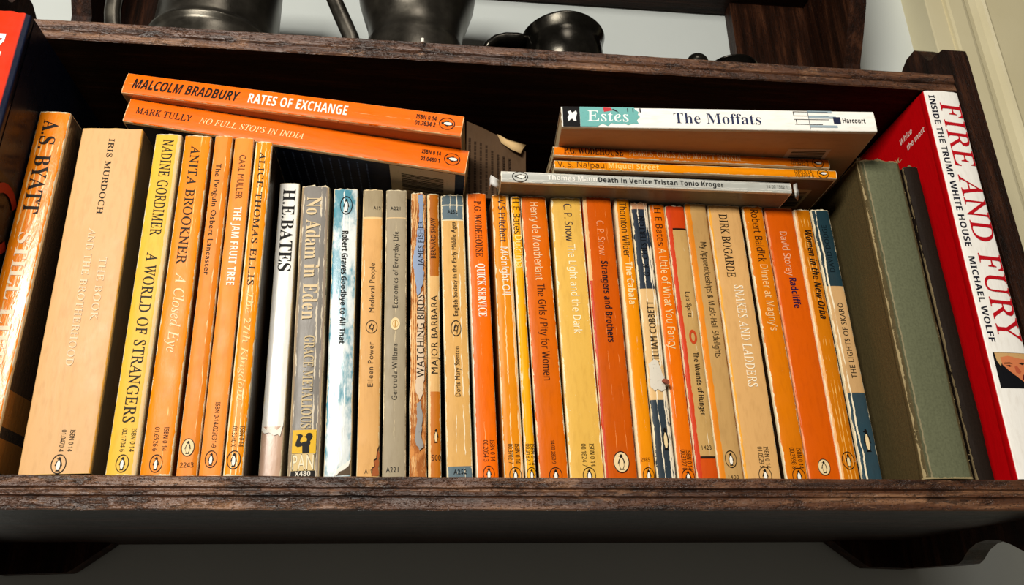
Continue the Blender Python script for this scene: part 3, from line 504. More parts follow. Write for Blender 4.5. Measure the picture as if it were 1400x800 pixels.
  'm': (771,(712,0,712,282,672,410,563,458,479,434,413,377,356,437,279,458,215,441,148,390,148,449,59,449,59,0,148,0,148,326,201,371,260,383,317,358,341,279,341,0,430,0,430,326,481,367,530,383,596,356,623,278,623,0)),
  'n': (500,(262,387,326,357,350,278,350,0,439,0,439,277,394,414,286,458,213,440,150,390,150,449,61,449,61,0,150,0,150,322,207,372)),
  'o': (552,(167,114,127,229,168,336,272,378,382,336,425,228,384,113,272,71),(516,229,447,393,273,458,104,392,36,229,103,58,273,-9,449,57)),
  'p': (500,(57,449,57,-230,146,-230,146,11,193,-4,236,-9,400,55,464,221,399,391,211,449),(188,76,146,91,146,369,227,369,336,330,373,222,333,114,230,71)),
  'r': (396,(190,333,267,373,306,361,350,329,397,406,343,445,290,458,226,432,158,346,158,449,69,449,69,0,158,0,158,235)),
  's': (385,(194,380,253,369,324,333,324,421,256,449,192,458,84,426,44,336,149,206,254,120,235,83,188,69,123,84,41,128,41,32,120,0,197,-9,303,27,345,123,322,185,244,249,160,304,135,339,151,369)),
  't': (333,(0,369,78,369,78,132,115,31,224,-9,277,0,332,21,332,104,280,79,231,71,189,85,167,139,167,369,309,369,309,449,167,449,167,542,0,379)),
  'u': (500,(215,-9,284,9,348,57,348,0,437,0,437,449,348,449,348,128,299,81,241,65,172,91,149,164,149,449,60,449,60,170,103,38)),
  'v': (438,(206,-9,3,449,100,449,221,173,339,449,434,449,236,-9)),
  'w': (719,(200,-9,228,-9,360,305,493,-9,521,-9,719,449,624,449,507,177,393,449,327,449,213,177,95,449,0,449)),
  'y': (438,(438,449,338,449,222,196,101,449,0,449,174,96,21,-230,120,-230)),
 },
 's1': {
  ',': (219,(40,66,58,112,105,130,162,101,182,26,152,-63,53,-129,53,-97,87,-48,89,6,55,22)),
  '.': (219,(43,51,62,98,109,117,156,98,175,51,156,4,109,-15,62,4)),
  'A': (690,(65,80,53,53,56,40,66,32,86,27,125,25,117,-6,-133,-6,-127,24,-61,40,-4,87,527,713,556,713,531,86,535,58,548,40,573,30,619,24,614,-6,322,-6,328,25,379,30,401,43,413,70,419,116,423,229,199,229,187,226,176,219,102,130),(436,529,226,278,425,278)),
  'B': (653,(162,66,166,51,176,43,228,37,320,50,387,88,428,147,442,226,432,281,405,318,357,340,289,347,245,345,235,340,229,329),(249,401,255,394,287,391,381,402,447,433,487,482,500,548,470,626,378,652,334,649,317,637,286,542),(121,698,382,698,558,660,618,543,573,436,454,373,536,318,566,216,556,152,527,98,480,54,418,21,342,1,255,-6,-58,-6,-50,26,-1,31,24,44,43,69,57,110,188,603,190,625,186,643,175,655,154,662,114,667)),
  'C': (701,(32,266,40,340,63,413,99,483,147,547,203,604,267,650,371,697,478,713,542,706,640,681,656,686,672,706,702,706,659,489,626,489,628,526,618,587,592,631,548,659,488,668,428,660,369,636,314,597,264,547,222,486,190,416,169,340,162,260,175,165,214,94,274,49,352,34,476,65,594,161,622,136,553,64,484,17,409,-12,325,-21,242,-12,171,14,112,56,68,114,41,184)),
  'D': (755,(23,43,41,67,56,110,188,604,190,624,186,642,175,654,153,662,112,667,122,698,391,698,485,689,566,663,631,620,679,562,709,489,719,405,711,325,686,249,645,179,590,117,521,66,441,27,349,2,248,-6,-61,-6,-51,26,-3,30),(542,217,569,283,586,354,591,428,577,526,537,596,471,639,378,653,332,648,320,640,311,627,293,574,165,95,162,74,167,58,182,48,253,39,331,47,399,71,457,109,505,158)),
  'E': (676,(527,-6,604,196,572,196,538,144,503,105,464,76,417,56,362,45,195,43,176,47,166,56,163,79,234,347,351,346,375,342,390,335,399,324,404,306,405,260,402,234,432,234,505,491,474,491,454,444,427,415,384,399,321,393,245,393,313,631,321,642,332,648,375,652,515,650,553,643,578,631,593,613,600,585,603,536,631,536,662,698,121,698,114,667,154,662,175,654,186,643,190,624,181,574,56,111,41,67,23,42,-2,30,-50,26,-58,-6)),
  'F': (604,(254,390,347,392,382,398,409,410,431,427,449,452,467,490,499,490,430,227,397,227,402,283,397,314,386,332,362,341,242,344,173,66,177,46,190,34,214,28,259,23,255,-6,-54,-6,-44,26,-8,28,12,33,27,42,40,57,61,111,193,604,195,624,191,642,180,654,158,662,117,667,127,698,634,698,601,522,569,522,571,547,564,597,545,628,511,645,457,651,345,649,328,643,314,621)),
  'G': (806,(692,664,708,666,721,672,746,705,773,705,725,481,698,481,676,563,634,620,572,656,493,668,407,654,329,610,262,542,209,452,175,354,164,258,179,158,222,84,289,38,379,22,428,28,472,44,505,68,521,97,564,276,560,293,547,303,471,314,479,344,779,344,771,313,734,311,712,304,697,293,671,236,625,48,498,-4,365,-21,272,-12,191,15,124,58,75,116,44,187,34,269,42,344,64,417,100,486,147,550,204,606,267,652,372,698,487,713,556,707)),
  'H': (775,(227,325,161,67,165,49,176,37,198,30,238,25,231,-6,-58,-6,-50,26,-14,28,7,33,23,42,35,56,47,78,188,604,190,624,186,643,175,654,154,662,114,667,121,698,410,698,402,666,355,662,330,649,311,624,295,578,249,403,254,395,276,392,545,393,557,400,612,603,614,624,610,642,599,654,577,662,536,667,546,698,834,698,824,666,776,662,752,649,734,624,719,582,585,67,589,49,600,37,622,30,662,25,655,-6,366,-6,374,26,411,28,432,33,447,42,460,56,480,110,538,330,533,339,511,342,235,339)),
  'I': (365,(319,624,304,582,172,88,170,67,174,49,185,37,206,30,246,25,239,-6,-54,-6,-44,26,-8,28,12,33,27,42,40,56,61,110,193,604,195,624,191,642,180,654,158,662,117,667,127,698,418,698,410,666,361,662,337,649)),
  'K': (676,(499,698,755,698,743,667,694,658,645,630,340,392,534,107,562,70,589,44,618,30,660,24,652,-6,343,-6,353,25,392,27,409,32,419,41,422,55,415,80,241,340,232,339,162,69,166,48,179,36,203,29,249,25,241,-6,-58,-6,-50,26,-14,28,7,33,23,42,35,56,47,78,188,604,190,624,186,643,175,654,154,662,114,667,121,698,408,698,398,666,353,662,330,652,313,630,298,587,245,378,497,579,539,619,551,645,541,660,491,666)),
  'L': (668,(71,110,205,624,201,642,190,654,168,662,128,667,135,698,424,698,412,667,371,663,346,650,327,625,312,583,178,76,182,58,191,48,211,43,316,41,386,44,441,54,485,73,522,101,556,143,591,202,621,202,552,-6,-44,-6,-36,26,12,30,38,43,56,67)),
  'M': (878,(585,125,700,550,329,-6,307,-6,232,555,109,104,105,71,109,49,120,37,141,29,183,24,175,-6,-62,-6,-53,26,3,33,19,42,32,56,53,110,191,603,193,624,189,642,178,654,156,662,115,667,125,698,321,698,392,178,736,698,937,698,927,666,879,662,855,649,837,624,822,582,688,67,692,49,703,37,725,30,765,25,758,-6,471,-6,479,22,532,33,548,43,562,61)),
  'N': (745,(558,667,566,698,806,698,797,666,743,659,726,650,713,636,701,614,527,-22,499,-22,231,538,107,64,111,46,122,35,145,29,189,25,181,-6,-58,-6,-50,26,-6,30,21,42,40,67,56,110,191,608,187,628,174,647,154,661,113,666,121,698,275,698,524,178,641,628,637,646,626,657,603,663)),
  'O': (769,(536,660,477,671,425,663,373,640,323,603,276,554,235,493,200,424,179,368,163,313,154,258,151,204,161,125,190,68,237,33,299,21,348,28,396,48,440,81,482,123,520,174,553,231,580,294,600,359,613,426,617,493,608,571,580,626),(298,-21,220,-13,154,11,100,49,59,102,34,166,26,241,32,310,51,378,81,444,121,507,168,564,222,613,281,654,344,686,409,706,475,713,552,705,618,680,671,641,710,588,734,524,742,450,737,393,724,336,702,278,674,223,639,170,600,122,556,79,509,43,409,-5)),
  'P': (600,(229,323,225,317,162,68,167,47,180,35,206,29,254,25,244,-6,-58,-6,-50,26,-2,30,23,42,41,66,56,110,188,603,190,624,186,643,175,655,154,662,114,667,121,698,399,698,560,658,614,538,605,478,578,427,536,384,479,352,409,332,329,325),(313,631,302,601,243,377,247,370,287,367,375,379,438,414,476,469,489,542,481,594,459,628,420,649,363,656,339,654,324,647)),
  'R': (671,(622,608,636,541,585,419,439,347,551,82,572,50,595,32,636,26,626,-6,463,-6,325,334,231,337,167,92,164,68,168,47,179,35,199,28,249,25,239,-6,-58,-6,-50,26,-1,31,24,44,43,69,57,110,188,603,190,625,186,643,175,655,154,662,114,667,121,698,419,698,513,688,581,657),(301,378,391,389,457,422,497,474,510,540,476,625,373,653,336,649,324,643,308,616,243,381)),
  'S': (549,(466,686,485,691,501,710,530,710,496,495,470,495,460,575,435,627,397,658,345,669,300,662,265,640,243,605,236,560,241,531,255,501,303,437,397,338,440,269,454,188,447,131,425,81,390,39,344,7,290,-13,228,-20,160,-13,63,14,41,7,25,-18,-3,-18,33,223,62,224,75,133,107,72,155,35,217,22,252,26,282,40,308,60,328,87,341,120,345,156,342,181,334,205,303,255,178,394,147,439,131,482,125,526,131,577,151,622,182,660,223,689,273,707,330,713,399,706)),
  'T': (625,(624,599,607,628,573,644,515,650,465,649,454,639,304,93,301,64,306,46,318,34,344,28,402,26,392,-6,67,-6,73,26,118,28,142,34,160,46,175,65,201,135,337,638,332,646,289,650,233,647,189,637,156,621,130,597,110,565,92,518,58,521,105,698,693,698,659,515,628,515,630,553)),
  'U': (731,(93,668,101,698,405,698,399,667,344,661,317,645,297,614,281,566,189,211,183,163,192,111,219,73,262,48,321,40,374,45,420,61,459,87,489,121,516,178,545,272,625,577,629,613,625,640,614,655,592,663,548,668,554,698,799,698,794,667,776,667,730,656,701,623,671,529,595,241,566,156,532,89,488,38,436,5,373,-15,298,-21,205,-8,133,30,86,91,71,168,76,212,178,607,180,625,176,645,164,656,140,663)),
  'W': (882,(478,-21,450,-21,469,442,145,-21,117,-21,141,587,138,626,125,650,101,663,53,669,58,698,349,698,341,668,290,663,268,650,256,623,251,576,235,192,472,530,475,589,472,626,460,649,439,662,391,667,397,698,675,698,665,667,633,665,613,660,600,649,592,632,583,563,568,200,806,557,834,607,842,641,828,658,769,668,780,698,1000,698,994,667,960,661,934,642,905,610)),
  'Y': (613,(382,-6,62,-6,74,24,140,33,158,41,170,55,188,100,242,299,134,587,116,619,98,641,77,656,52,663,12,667,20,698,333,698,322,666,282,663,259,657,248,647,245,621,254,587,336,362,520,571,552,620,556,636,552,648,529,661,472,666,480,698,731,698,722,665,691,658,663,640,588,566,355,302,293,61,298,42,311,32,339,26,392,24)),
  'e': (428,(64,347,102,391,147,427,218,465,291,477,333,472,364,456,384,430,390,396,371,333,313,277,220,233,96,207,90,147,112,70,177,44,248,64,329,129,352,106,299,49,248,13,193,-9,132,-16,72,-5,26,27,-3,79,-12,147,-7,197,8,248,32,299),(147,339,176,381,207,412,239,432,268,438,290,429,298,404,285,349,246,301,182,263,104,244,121,289)),
  's': (370,(63,305,55,330,53,354,62,403,90,442,132,468,183,477,220,474,288,456,300,460,307,474,335,474,313,313,287,313,255,409,193,439,173,435,156,424,145,407,141,388,150,355,251,208,270,158,273,132,268,92,253,56,229,26,197,2,159,-13,116,-18,77,-15,9,3,-2,0,-10,-12,-40,-12,-16,164,11,163,21,98,40,55,69,30,106,21,136,27,160,43,176,69,181,102,173,136,89,257)),
  't': (278,(208,101,185,127,135,69,107,53,98,56,95,68,104,115,184,415,269,415,280,459,195,459,233,590,199,590,118,491,28,446,22,415,90,415,-4,53,-5,38,8,-4,49,-18,126,11)),
 },
 'sb': {
  '.': (219,(67,93,49,51,67,9,109,-9,151,9,169,51,151,93,109,111)),
  'A': (650,(154,197,111,72,129,38,190,27,190,0,-13,0,-13,27,14,32,35,45,54,71,73,111,307,694,334,693,594,83,612,51,633,33,660,27,660,0,341,0,341,27,402,37,422,68,406,121,376,197),(169,239,263,475,360,239)),
  'B': (659,(92,633,76,645,53,651,23,653,23,678,328,678,525,639,590,522,549,422,427,368,574,307,623,196,605,113,553,52,468,13,354,0,24,0,24,26,67,33,93,48,107,77,111,122,109,587,103,614),(439,262,413,309,365,335,271,344,271,97,274,68,284,50,301,39,330,36,385,45,422,73,441,121,448,191),(416,448,424,514,418,573,401,614,370,638,322,646,294,643,280,633,273,613,271,375,348,383,392,406)),
  'C': (697,(214,337,264,111,414,35,474,43,533,67,589,105,638,158,666,132,544,21,382,-16,288,-5,205,30,135,84,83,156,50,242,39,340,50,437,84,523,137,594,207,648,291,682,386,693,460,684,562,650,577,648,607,659,624,693,650,693,650,459,625,459,584,542,531,606,466,646,395,660,259,579)),
  'D': (738,(416,55,476,112,510,207,522,341,475,569,332,645,301,641,282,631,274,609,271,573,271,107,274,72,282,51,300,40,331,36),(105,606,91,635,64,648,22,653,22,678,330,678,488,656,604,590,674,483,697,339,608,85,340,0,30,0,30,26,69,32,94,44,106,69,110,111,110,557)),
  'E': (658,(272,366,346,375,386,401,412,446,429,514,453,514,453,176,428,176,420,230,407,270,386,299,359,318,322,328,272,331,272,100,275,69,286,52,307,44,343,41,410,45,467,58,513,79,552,112,585,156,612,213,640,213,599,0,21,0,21,25,66,30,93,44,107,72,112,116,112,549,107,603,93,634,66,648,24,653,24,678,594,678,594,476,571,476,549,555,507,605,440,632,345,641,298,638,285,632,277,621,273,603)),
  'F': (602,(64,645,21,653,21,678,586,678,586,476,562,476,549,531,529,574,501,605,462,626,409,638,298,640,285,635,277,627,271,593,271,368,341,377,381,403,408,448,423,516,450,516,450,176,424,176,409,251,382,299,341,324,271,333,273,88,280,64,292,46,312,35,342,29,382,26,382,0,23,0,23,26,67,34,93,50,107,79,111,125,111,558,106,603,92,630)),
  'G': (756,(704,266,680,254,668,230,664,191,664,43,532,-1,399,-15,298,-4,211,29,139,82,86,153,52,240,41,341,52,439,86,524,138,595,208,648,290,682,383,693,464,684,577,649,592,652,604,660,624,693,651,693,651,458,625,458,600,515,569,564,532,604,490,635,445,654,398,660,262,580,217,339,230,201,268,101,329,39,410,19,458,24,489,41,505,68,510,106,510,190,505,229,490,254,460,266,410,271,410,295,745,295,745,271)),
  'H': (779,(755,653,712,646,686,632,673,606,669,564,669,120,673,77,687,49,712,33,755,26,755,0,420,0,420,26,463,32,490,46,504,73,509,120,509,329,271,329,271,120,276,75,289,47,316,32,360,26,360,0,23,0,23,26,67,32,93,47,107,75,111,120,111,564,106,605,93,631,66,646,24,653,24,678,360,678,360,653,304,643,288,633,278,618,273,595,271,373,509,373,507,595,502,618,493,633,477,643,420,653,420,678,755,678)),
  'I': (388,(277,614,272,576,274,87,279,66,289,50,307,39,332,31,366,26,366,0,20,0,20,26,63,34,91,48,107,73,112,112,112,576,108,614,94,637,67,648,20,653,20,678,364,678,364,653,319,648,292,637)),
  'K': (760,(272,120,277,75,290,47,317,32,361,26,361,0,24,0,24,26,68,32,94,47,108,75,112,120,112,564,107,605,94,632,67,647,25,653,25,678,361,678,361,653,305,643,289,633,279,618,274,595,272,348,478,556,509,593,519,623,498,646,433,653,433,678,723,678,723,653,710,653,618,624,513,537,403,424,708,50,725,37,746,29,773,26,773,0,418,0,418,26,479,31,493,40,497,51,491,70,297,318,272,295)),
  'L': (635,(284,55,298,47,348,41,414,46,469,59,513,83,551,119,582,167,609,230,636,230,598,0,23,0,23,26,67,32,93,47,107,75,111,120,111,564,106,606,93,633,66,647,24,653,24,678,372,678,372,653,337,651,310,646,291,636,280,620,273,597,272,92,276,70)),
  'M': (944,(644,37,660,48,670,66,675,90,677,594,429,0,402,0,157,579,157,119,162,72,178,44,207,31,252,26,252,0,21,0,21,26,64,32,92,47,107,74,112,118,110,598,105,619,95,634,79,644,22,653,22,678,275,678,472,212,669,678,919,678,919,653,878,645,853,630,839,604,834,563,836,90,841,64,851,46,866,35,888,29,918,26,918,0,589,0,589,26)),
  'N': (735,(600,-16,159,521,159,117,163,73,177,46,203,32,248,26,248,0,27,0,27,26,58,29,81,35,96,45,106,62,111,85,113,578,54,645,27,653,27,678,233,678,582,251,580,594,575,617,565,632,549,643,493,653,493,678,714,678,714,653,671,647,645,633,632,605,628,561,628,-16)),
  'O': (782,(216,339,228,201,264,100,321,39,394,18,522,98,565,339,553,478,518,579,461,640,387,660,259,580),(641,86,589,43,529,11,461,-9,388,-16,317,-9,251,11,192,43,141,86,98,138,67,199,47,267,41,339,48,411,67,479,99,539,141,592,193,635,254,667,321,687,395,694,466,687,532,668,591,636,642,594,684,542,716,481,735,413,742,339,735,266,716,199,684,138)),
  'P': (622,(580,592,602,547,609,494,593,417,546,358,468,319,360,306,271,306,271,120,276,75,289,47,316,32,360,26,360,0,23,0,23,26,67,32,93,47,107,75,111,120,111,564,106,605,93,631,66,646,24,653,24,678,318,678,428,672,500,655,546,628),(435,490,429,558,410,605,375,633,322,642,297,639,282,631,274,616,271,593,271,342,300,342,363,351,405,376,427,422)),
  'Q': (782,(732,-109,737,-137,648,-163,563,-172,390,-129,278,-1,209,31,151,75,104,129,70,192,48,263,41,339,48,411,67,479,99,539,141,592,193,635,254,667,321,687,395,694,466,687,532,668,591,636,642,594,684,542,716,481,735,413,742,339,726,226,676,128,597,50,492,0,562,-90,662,-120,695,-117),(566,339,554,478,518,579,461,640,387,660,259,580,216,339,228,201,265,100,321,39,395,18,523,98)),
  'R': (704,(106,605,93,631,66,646,24,653,24,678,323,678,454,667,547,634,603,578,621,498,583,395,469,333,659,53,674,38,690,29,715,26,715,0,504,0,300,316,271,316,271,120,276,75,289,47,316,32,360,26,360,0,23,0,23,26,67,32,93,47,107,75,111,120,111,564),(303,348,370,357,417,385,443,432,452,500,423,607,334,642,301,639,282,629,274,609,271,574,271,348)),
  'S': (581,(467,670,477,694,505,694,505,475,480,475,462,528,437,573,406,610,370,639,330,656,289,662,243,655,208,635,186,604,178,566,185,530,204,501,236,476,431,377,473,347,502,315,521,280,532,242,535,198,527,138,505,86,468,43,418,12,357,-8,286,-15,211,-7,126,18,112,16,103,11,91,-16,64,-16,64,235,93,235,123,140,166,74,222,35,293,22,344,30,383,54,407,89,415,133,395,192,335,238,242,284,167,329,115,376,84,430,74,494,81,551,100,600,131,639,172,669,220,688,275,694,342,687,446,662)),
  'T': (630,(440,31,488,26,488,0,137,0,137,26,183,31,212,46,227,75,232,120,232,645,151,634,97,601,61,546,43,473,16,473,16,678,611,678,611,472,586,472,531,602,400,645,392,645,392,120,397,73,412,45)),
  'U': (733,(706,678,706,653,668,644,645,628,633,602,629,563,629,270,613,137,566,48,485,-2,369,-19,250,-4,170,43,124,120,109,231,109,564,104,605,91,631,64,646,22,653,22,678,358,678,358,653,302,643,285,633,275,618,269,564,269,208,277,131,303,77,346,44,409,33,540,84,584,237,584,563,579,604,565,631,537,645,489,653,489,678)),
  'V': (637,(509,643,483,650,445,653,445,678,658,678,658,653,630,649,608,637,589,612,569,570,342,-19,316,-19,50,600,34,626,12,644,-21,653,-21,678,314,678,314,653,274,651,248,644,232,630,227,610,240,563,385,213,526,587,528,609,523,630)),
  'W': (910,(664,-16,637,-16,470,460,283,-16,254,-16,36,615,23,636,4,648,-23,653,-23,678,269,678,269,653,242,650,223,643,213,631,209,611,220,555,332,228,448,525,414,623,398,640,375,648,341,653,341,678,654,678,654,653,602,643,585,613,594,575,706,247,814,582,817,605,813,627,801,641,780,649,749,653,749,678,929,678,929,653,904,644,885,627,870,601)),
  'Y': (634,(370,336,496,545,513,580,519,607,500,641,439,652,439,678,654,678,654,652,630,646,609,632,570,583,399,303,399,120,404,75,417,47,444,32,488,26,488,0,151,0,151,26,195,32,221,47,235,75,239,120,239,266,69,576,44,617,21,639,-20,652,-20,678,308,678,308,652,267,650,248,644,236,633,232,620,244,583)),
  'a': (512,(180,363,183,344,178,320,164,301,142,288,115,284,87,289,67,303,53,324,49,352,55,385,73,415,103,439,141,458,188,470,241,474,332,464,392,435,425,385,436,313,439,59,444,53,453,51,477,62,490,41,438,-1,379,-15,321,2,298,52,225,3,142,-13,96,-5,60,17,38,51,30,94,46,154,95,203,177,244,296,283,296,359,292,395,278,421,255,435,220,440,171,432,155,408),(278,75,296,94,296,252,206,206,176,125,188,69,225,50,241,53)),
  'd': (551,(332,597,328,623,316,641,295,650,262,654,262,678,475,678,477,81,484,61,498,48,526,41,526,16,438,8,332,-15,332,58,280,3,208,-15,159,-7,116,16,79,52,52,99,35,156,29,219,35,291,54,354,83,405,121,443,167,466,217,474,281,460,332,417),(332,360,324,383,307,402,285,414,259,418,219,407,194,372,180,312,175,228,180,146,193,87,218,53,255,42,278,47,301,62,320,84,332,113)),
  'e': (448,(56,358,88,406,130,443,179,466,234,474,311,460,371,417,408,349,421,247,174,247,206,109,297,63,353,79,402,128,424,108,339,16,229,-15,174,-7,126,16,86,52,55,102,36,163,29,234,36,300),(297,375,288,413,269,435,240,442,190,407,173,303,173,286,300,286)),
  'i': (295,(27,0,27,24,52,29,68,38,75,55,78,83,76,406,70,424,55,433,30,437,31,462,221,462,223,57,230,39,244,29,268,24,268,0),(204,668,220,644,225,614,220,585,203,561,179,544,150,539,121,544,97,561,80,585,75,614,80,644,97,668,121,685,150,690,179,685)),
  'm': (825,(608,359,601,384,587,399,562,404,520,391,483,353,485,57,493,39,507,28,530,24,530,0,297,0,297,24,321,28,335,39,343,57,345,83,343,358,336,384,322,399,297,404,254,391,218,350,220,57,227,40,241,29,264,24,264,0,27,0,27,24,52,28,67,38,75,56,78,83,78,377,76,404,68,423,53,434,28,438,28,462,218,462,218,394,280,454,353,474,435,453,477,389,542,453,622,474,718,434,750,315,752,56,760,39,774,28,798,24,798,0,562,0,562,24,586,28,600,39,608,57,610,83)),
  'n': (567,(75,56,78,83,78,377,76,404,68,423,53,434,28,438,28,462,220,462,220,398,283,455,362,474,460,434,492,315,492,83,495,56,502,39,517,28,541,24,541,0,301,0,301,24,308,24,340,39,350,83,348,359,341,384,327,399,302,404,258,391,220,350,222,56,230,39,244,28,268,24,268,0,27,0,27,24,52,28,67,38)),
  'o': (501,(90,55,56,105,35,163,28,229,35,296,56,356,90,405,135,443,189,466,250,474,311,466,365,443,410,406,444,357,465,298,472,229,465,161,444,102,410,53,366,16,312,-7,251,-15,189,-7,135,17),(251,445,214,435,191,403,178,338,175,170,183,84,191,58,215,27,251,17,287,27,311,58,319,84,326,170,323,339,309,403,286,435)),
 },
 'sr': {
  'M': (944,(101,640,82,652,31,661,31,669,269,669,472,189,675,669,910,669,910,660,875,654,846,636,830,606,825,564,827,89,832,60,844,39,862,26,909,18,909,9,598,9,598,18,648,29,667,42,679,62,684,89,686,639,423,9,408,9,148,623,148,119,154,69,172,37,205,22,243,18,243,9,30,9,30,18,66,24,98,40,116,71,121,117,119,599,113,623)),
  'T': (630,(148,642,91,607,52,550,36,482,25,482,25,669,602,669,602,481,592,481,538,609,401,654,383,654,383,120,388,71,405,38,438,22,479,18,479,9,146,9,146,18,185,22,218,39,236,72,241,119,241,654,221,654)),
  'a': (512,(181,236,305,276,305,360,300,398,285,427,258,444,220,449,166,440,145,409,171,359,174,344,170,323,157,307,139,297,115,293,91,297,73,309,62,327,58,352,64,382,80,409,108,432,144,450,189,461,241,465,330,455,386,428,416,382,427,312,428,71,431,55,439,45,453,42,474,50,478,43,434,7,379,-6,328,9,302,65,222,12,142,-4,99,3,66,24,46,55,39,94,54,149,100,195),(263,53,284,68,305,90,305,267,199,213,167,126,180,63,224,41,243,44)),
  'e': (448,(357,71,402,116,411,107,334,24,228,-6,177,1,131,23,93,58,63,106,44,165,38,234,45,298,64,354,95,400,134,435,181,458,234,465,308,451,364,411,400,346,412,256,163,256,198,103,296,53),(306,376,296,417,274,443,238,452,181,412,164,304,164,277,309,277)),
  'f': (318,(87,109,87,421,33,421,33,453,87,453,87,525,99,593,132,642,186,672,259,683,312,676,351,656,375,628,383,595,379,570,368,552,353,542,334,538,313,541,297,550,287,564,284,582,287,601,303,646,293,664,268,669,238,663,220,644,213,617,211,453,294,453,294,421,211,421,211,97,215,57,228,31,256,19,288,16,288,9,31,9,31,16,64,25,75,35,83,49)),
  'h': (567,(214,54,222,33,240,20,259,16,259,9,36,9,36,16,55,19,74,32,84,53,87,83,87,594,84,623,75,645,57,658,37,662,37,669,211,669,211,377,288,447,361,465,452,428,483,314,483,83,486,54,495,33,513,20,532,16,532,9,310,9,310,15,347,32,359,82,357,360,349,389,331,407,302,413,253,398,211,354,211,83)),
  'o': (501,(44,294,64,351,96,399,139,435,191,457,250,465,309,457,360,435,403,400,435,353,456,295,463,229,456,163,435,106,403,59,361,24,310,2,251,-6,191,2,139,25,96,61,64,109,44,165,37,229),(251,8,292,19,319,54,327,82,335,169,331,340,317,407,291,442,251,454,209,442,183,407,169,339,166,170,174,82,183,54,210,19)),
  's': (429,(286,4,225,-6,183,0,121,21,108,22,83,14,71,-4,62,-4,62,148,73,148,90,97,123,52,163,23,209,13,245,18,272,33,289,56,295,88,280,131,237,164,163,201,119,228,88,258,70,290,64,328,74,382,103,426,149,456,210,466,318,445,338,452,348,466,354,466,354,339,346,339,328,382,299,419,263,442,222,450,191,446,167,432,152,412,147,386,151,361,165,340,186,323,281,274,324,248,352,220,368,186,374,141,364,80,333,34)),
  't': (340,(206,453,300,453,300,424,206,424,208,93,214,71,228,56,251,51,288,65,310,99,318,95,266,22,183,-5,136,2,105,22,87,56,81,107,81,424,39,424,39,442,138,544,174,588,197,622,206,622)),
 },
}

# ------------------------------------------------------------------ lettering
SHEAR = {'s1': -.22, 'hbi': .22}
SPACE = {'s': .045, 's1': .03, 'sm': .02, 'hb': .01}
def text_mesh(s, style):
    """letters drawn from the outline table above; advance and outlines are in thousandths of the type size"""
    fam = {'hbi': 'hb', 'itu': 'it'}.get(style, style)
    verts, faces, x = [], [], 0.0
    for ch in s:
        if ch == ' ': x += .30; continue
        g = GLYPHS[fam][ch]
        loops = [[Vector((l[k] / 1000, l[k + 1] / 1000, 0)) for k in range(0, len(l), 2)] for l in g[1:]]
        base = len(verts)
        tris = tessellate_polygon(loops)
        for lp in loops:
            for v in lp: verts.append((v.x + x + SHEAR.get(style, 0) * v.y, v.y, 0))
        faces += [tuple(base + q for q in tr) for tr in tris]
        x += g[0] / 1000 + SPACE.get(style, 0)
    me = bpy.data.meshes.new('lettering')
    me.from_pydata(verts, [], faces)
    return me
CAP = {'s': .70, 'sm': .72}

def place_text(name, s, style, frm, to, cap, plane, parent, color, rough=.5):
    """frm, to: (a,b) ends of the text's centre line in a plane; plane(a,b,lift)->Vector; cap: letter height"""
    me = text_mesh(s, style)
    xs = [v.co.x for v in me.vertices]
    if not xs: return None
    x0, x1 = min(xs), max(xs)
    ln = math.hypot(to[0] - frm[0], to[1] - frm[1])
    d = ((to[0] - frm[0]) / ln, (to[1] - frm[1]) / ln); u = (-d[1], d[0])
    ck = CAP.get(style, .68)
    for v in me.vertices:
        a = (v.co.x - x0) / (x1 - x0) * ln; b = (v.co.y / ck - .5) * cap
        v.co = plane(frm[0] + d[0] * a + u[0] * b, frm[1] + d[1] * a + u[1] * b, .00012)
    me.materials.clear(); me.materials.append(flat(color, rough))
    for p in me.polygons: p.material_index = 0
    me.name = name
    o = bpy.data.objects.new(name, me); COL.objects.link(o); o.parent = parent
    return o

BLACK = [(-.38, .60), (-.15, .66), (-.08, .80), (.10, .82), (.22, .68), (.22, .50), (.40, .20), (.52, -.20), (.45, -.25), (.36, -.05), (.34, -.45), (.22, -.72), (.35, -.84), (-.35, -.84), (-.2, -.70),
         (-.34, -.42), (-.36, -.05), (-.48, -.25), (-.52, -.18), (-.36, .22), (-.14, .46), (-.14, .56)]
BELLY = [(-.06, .44), (.10, .42), (.25, .12), (.26, -.4), (.12, -.70), (-.12, -.70), (-.26, -.4), (-.24, .1)]

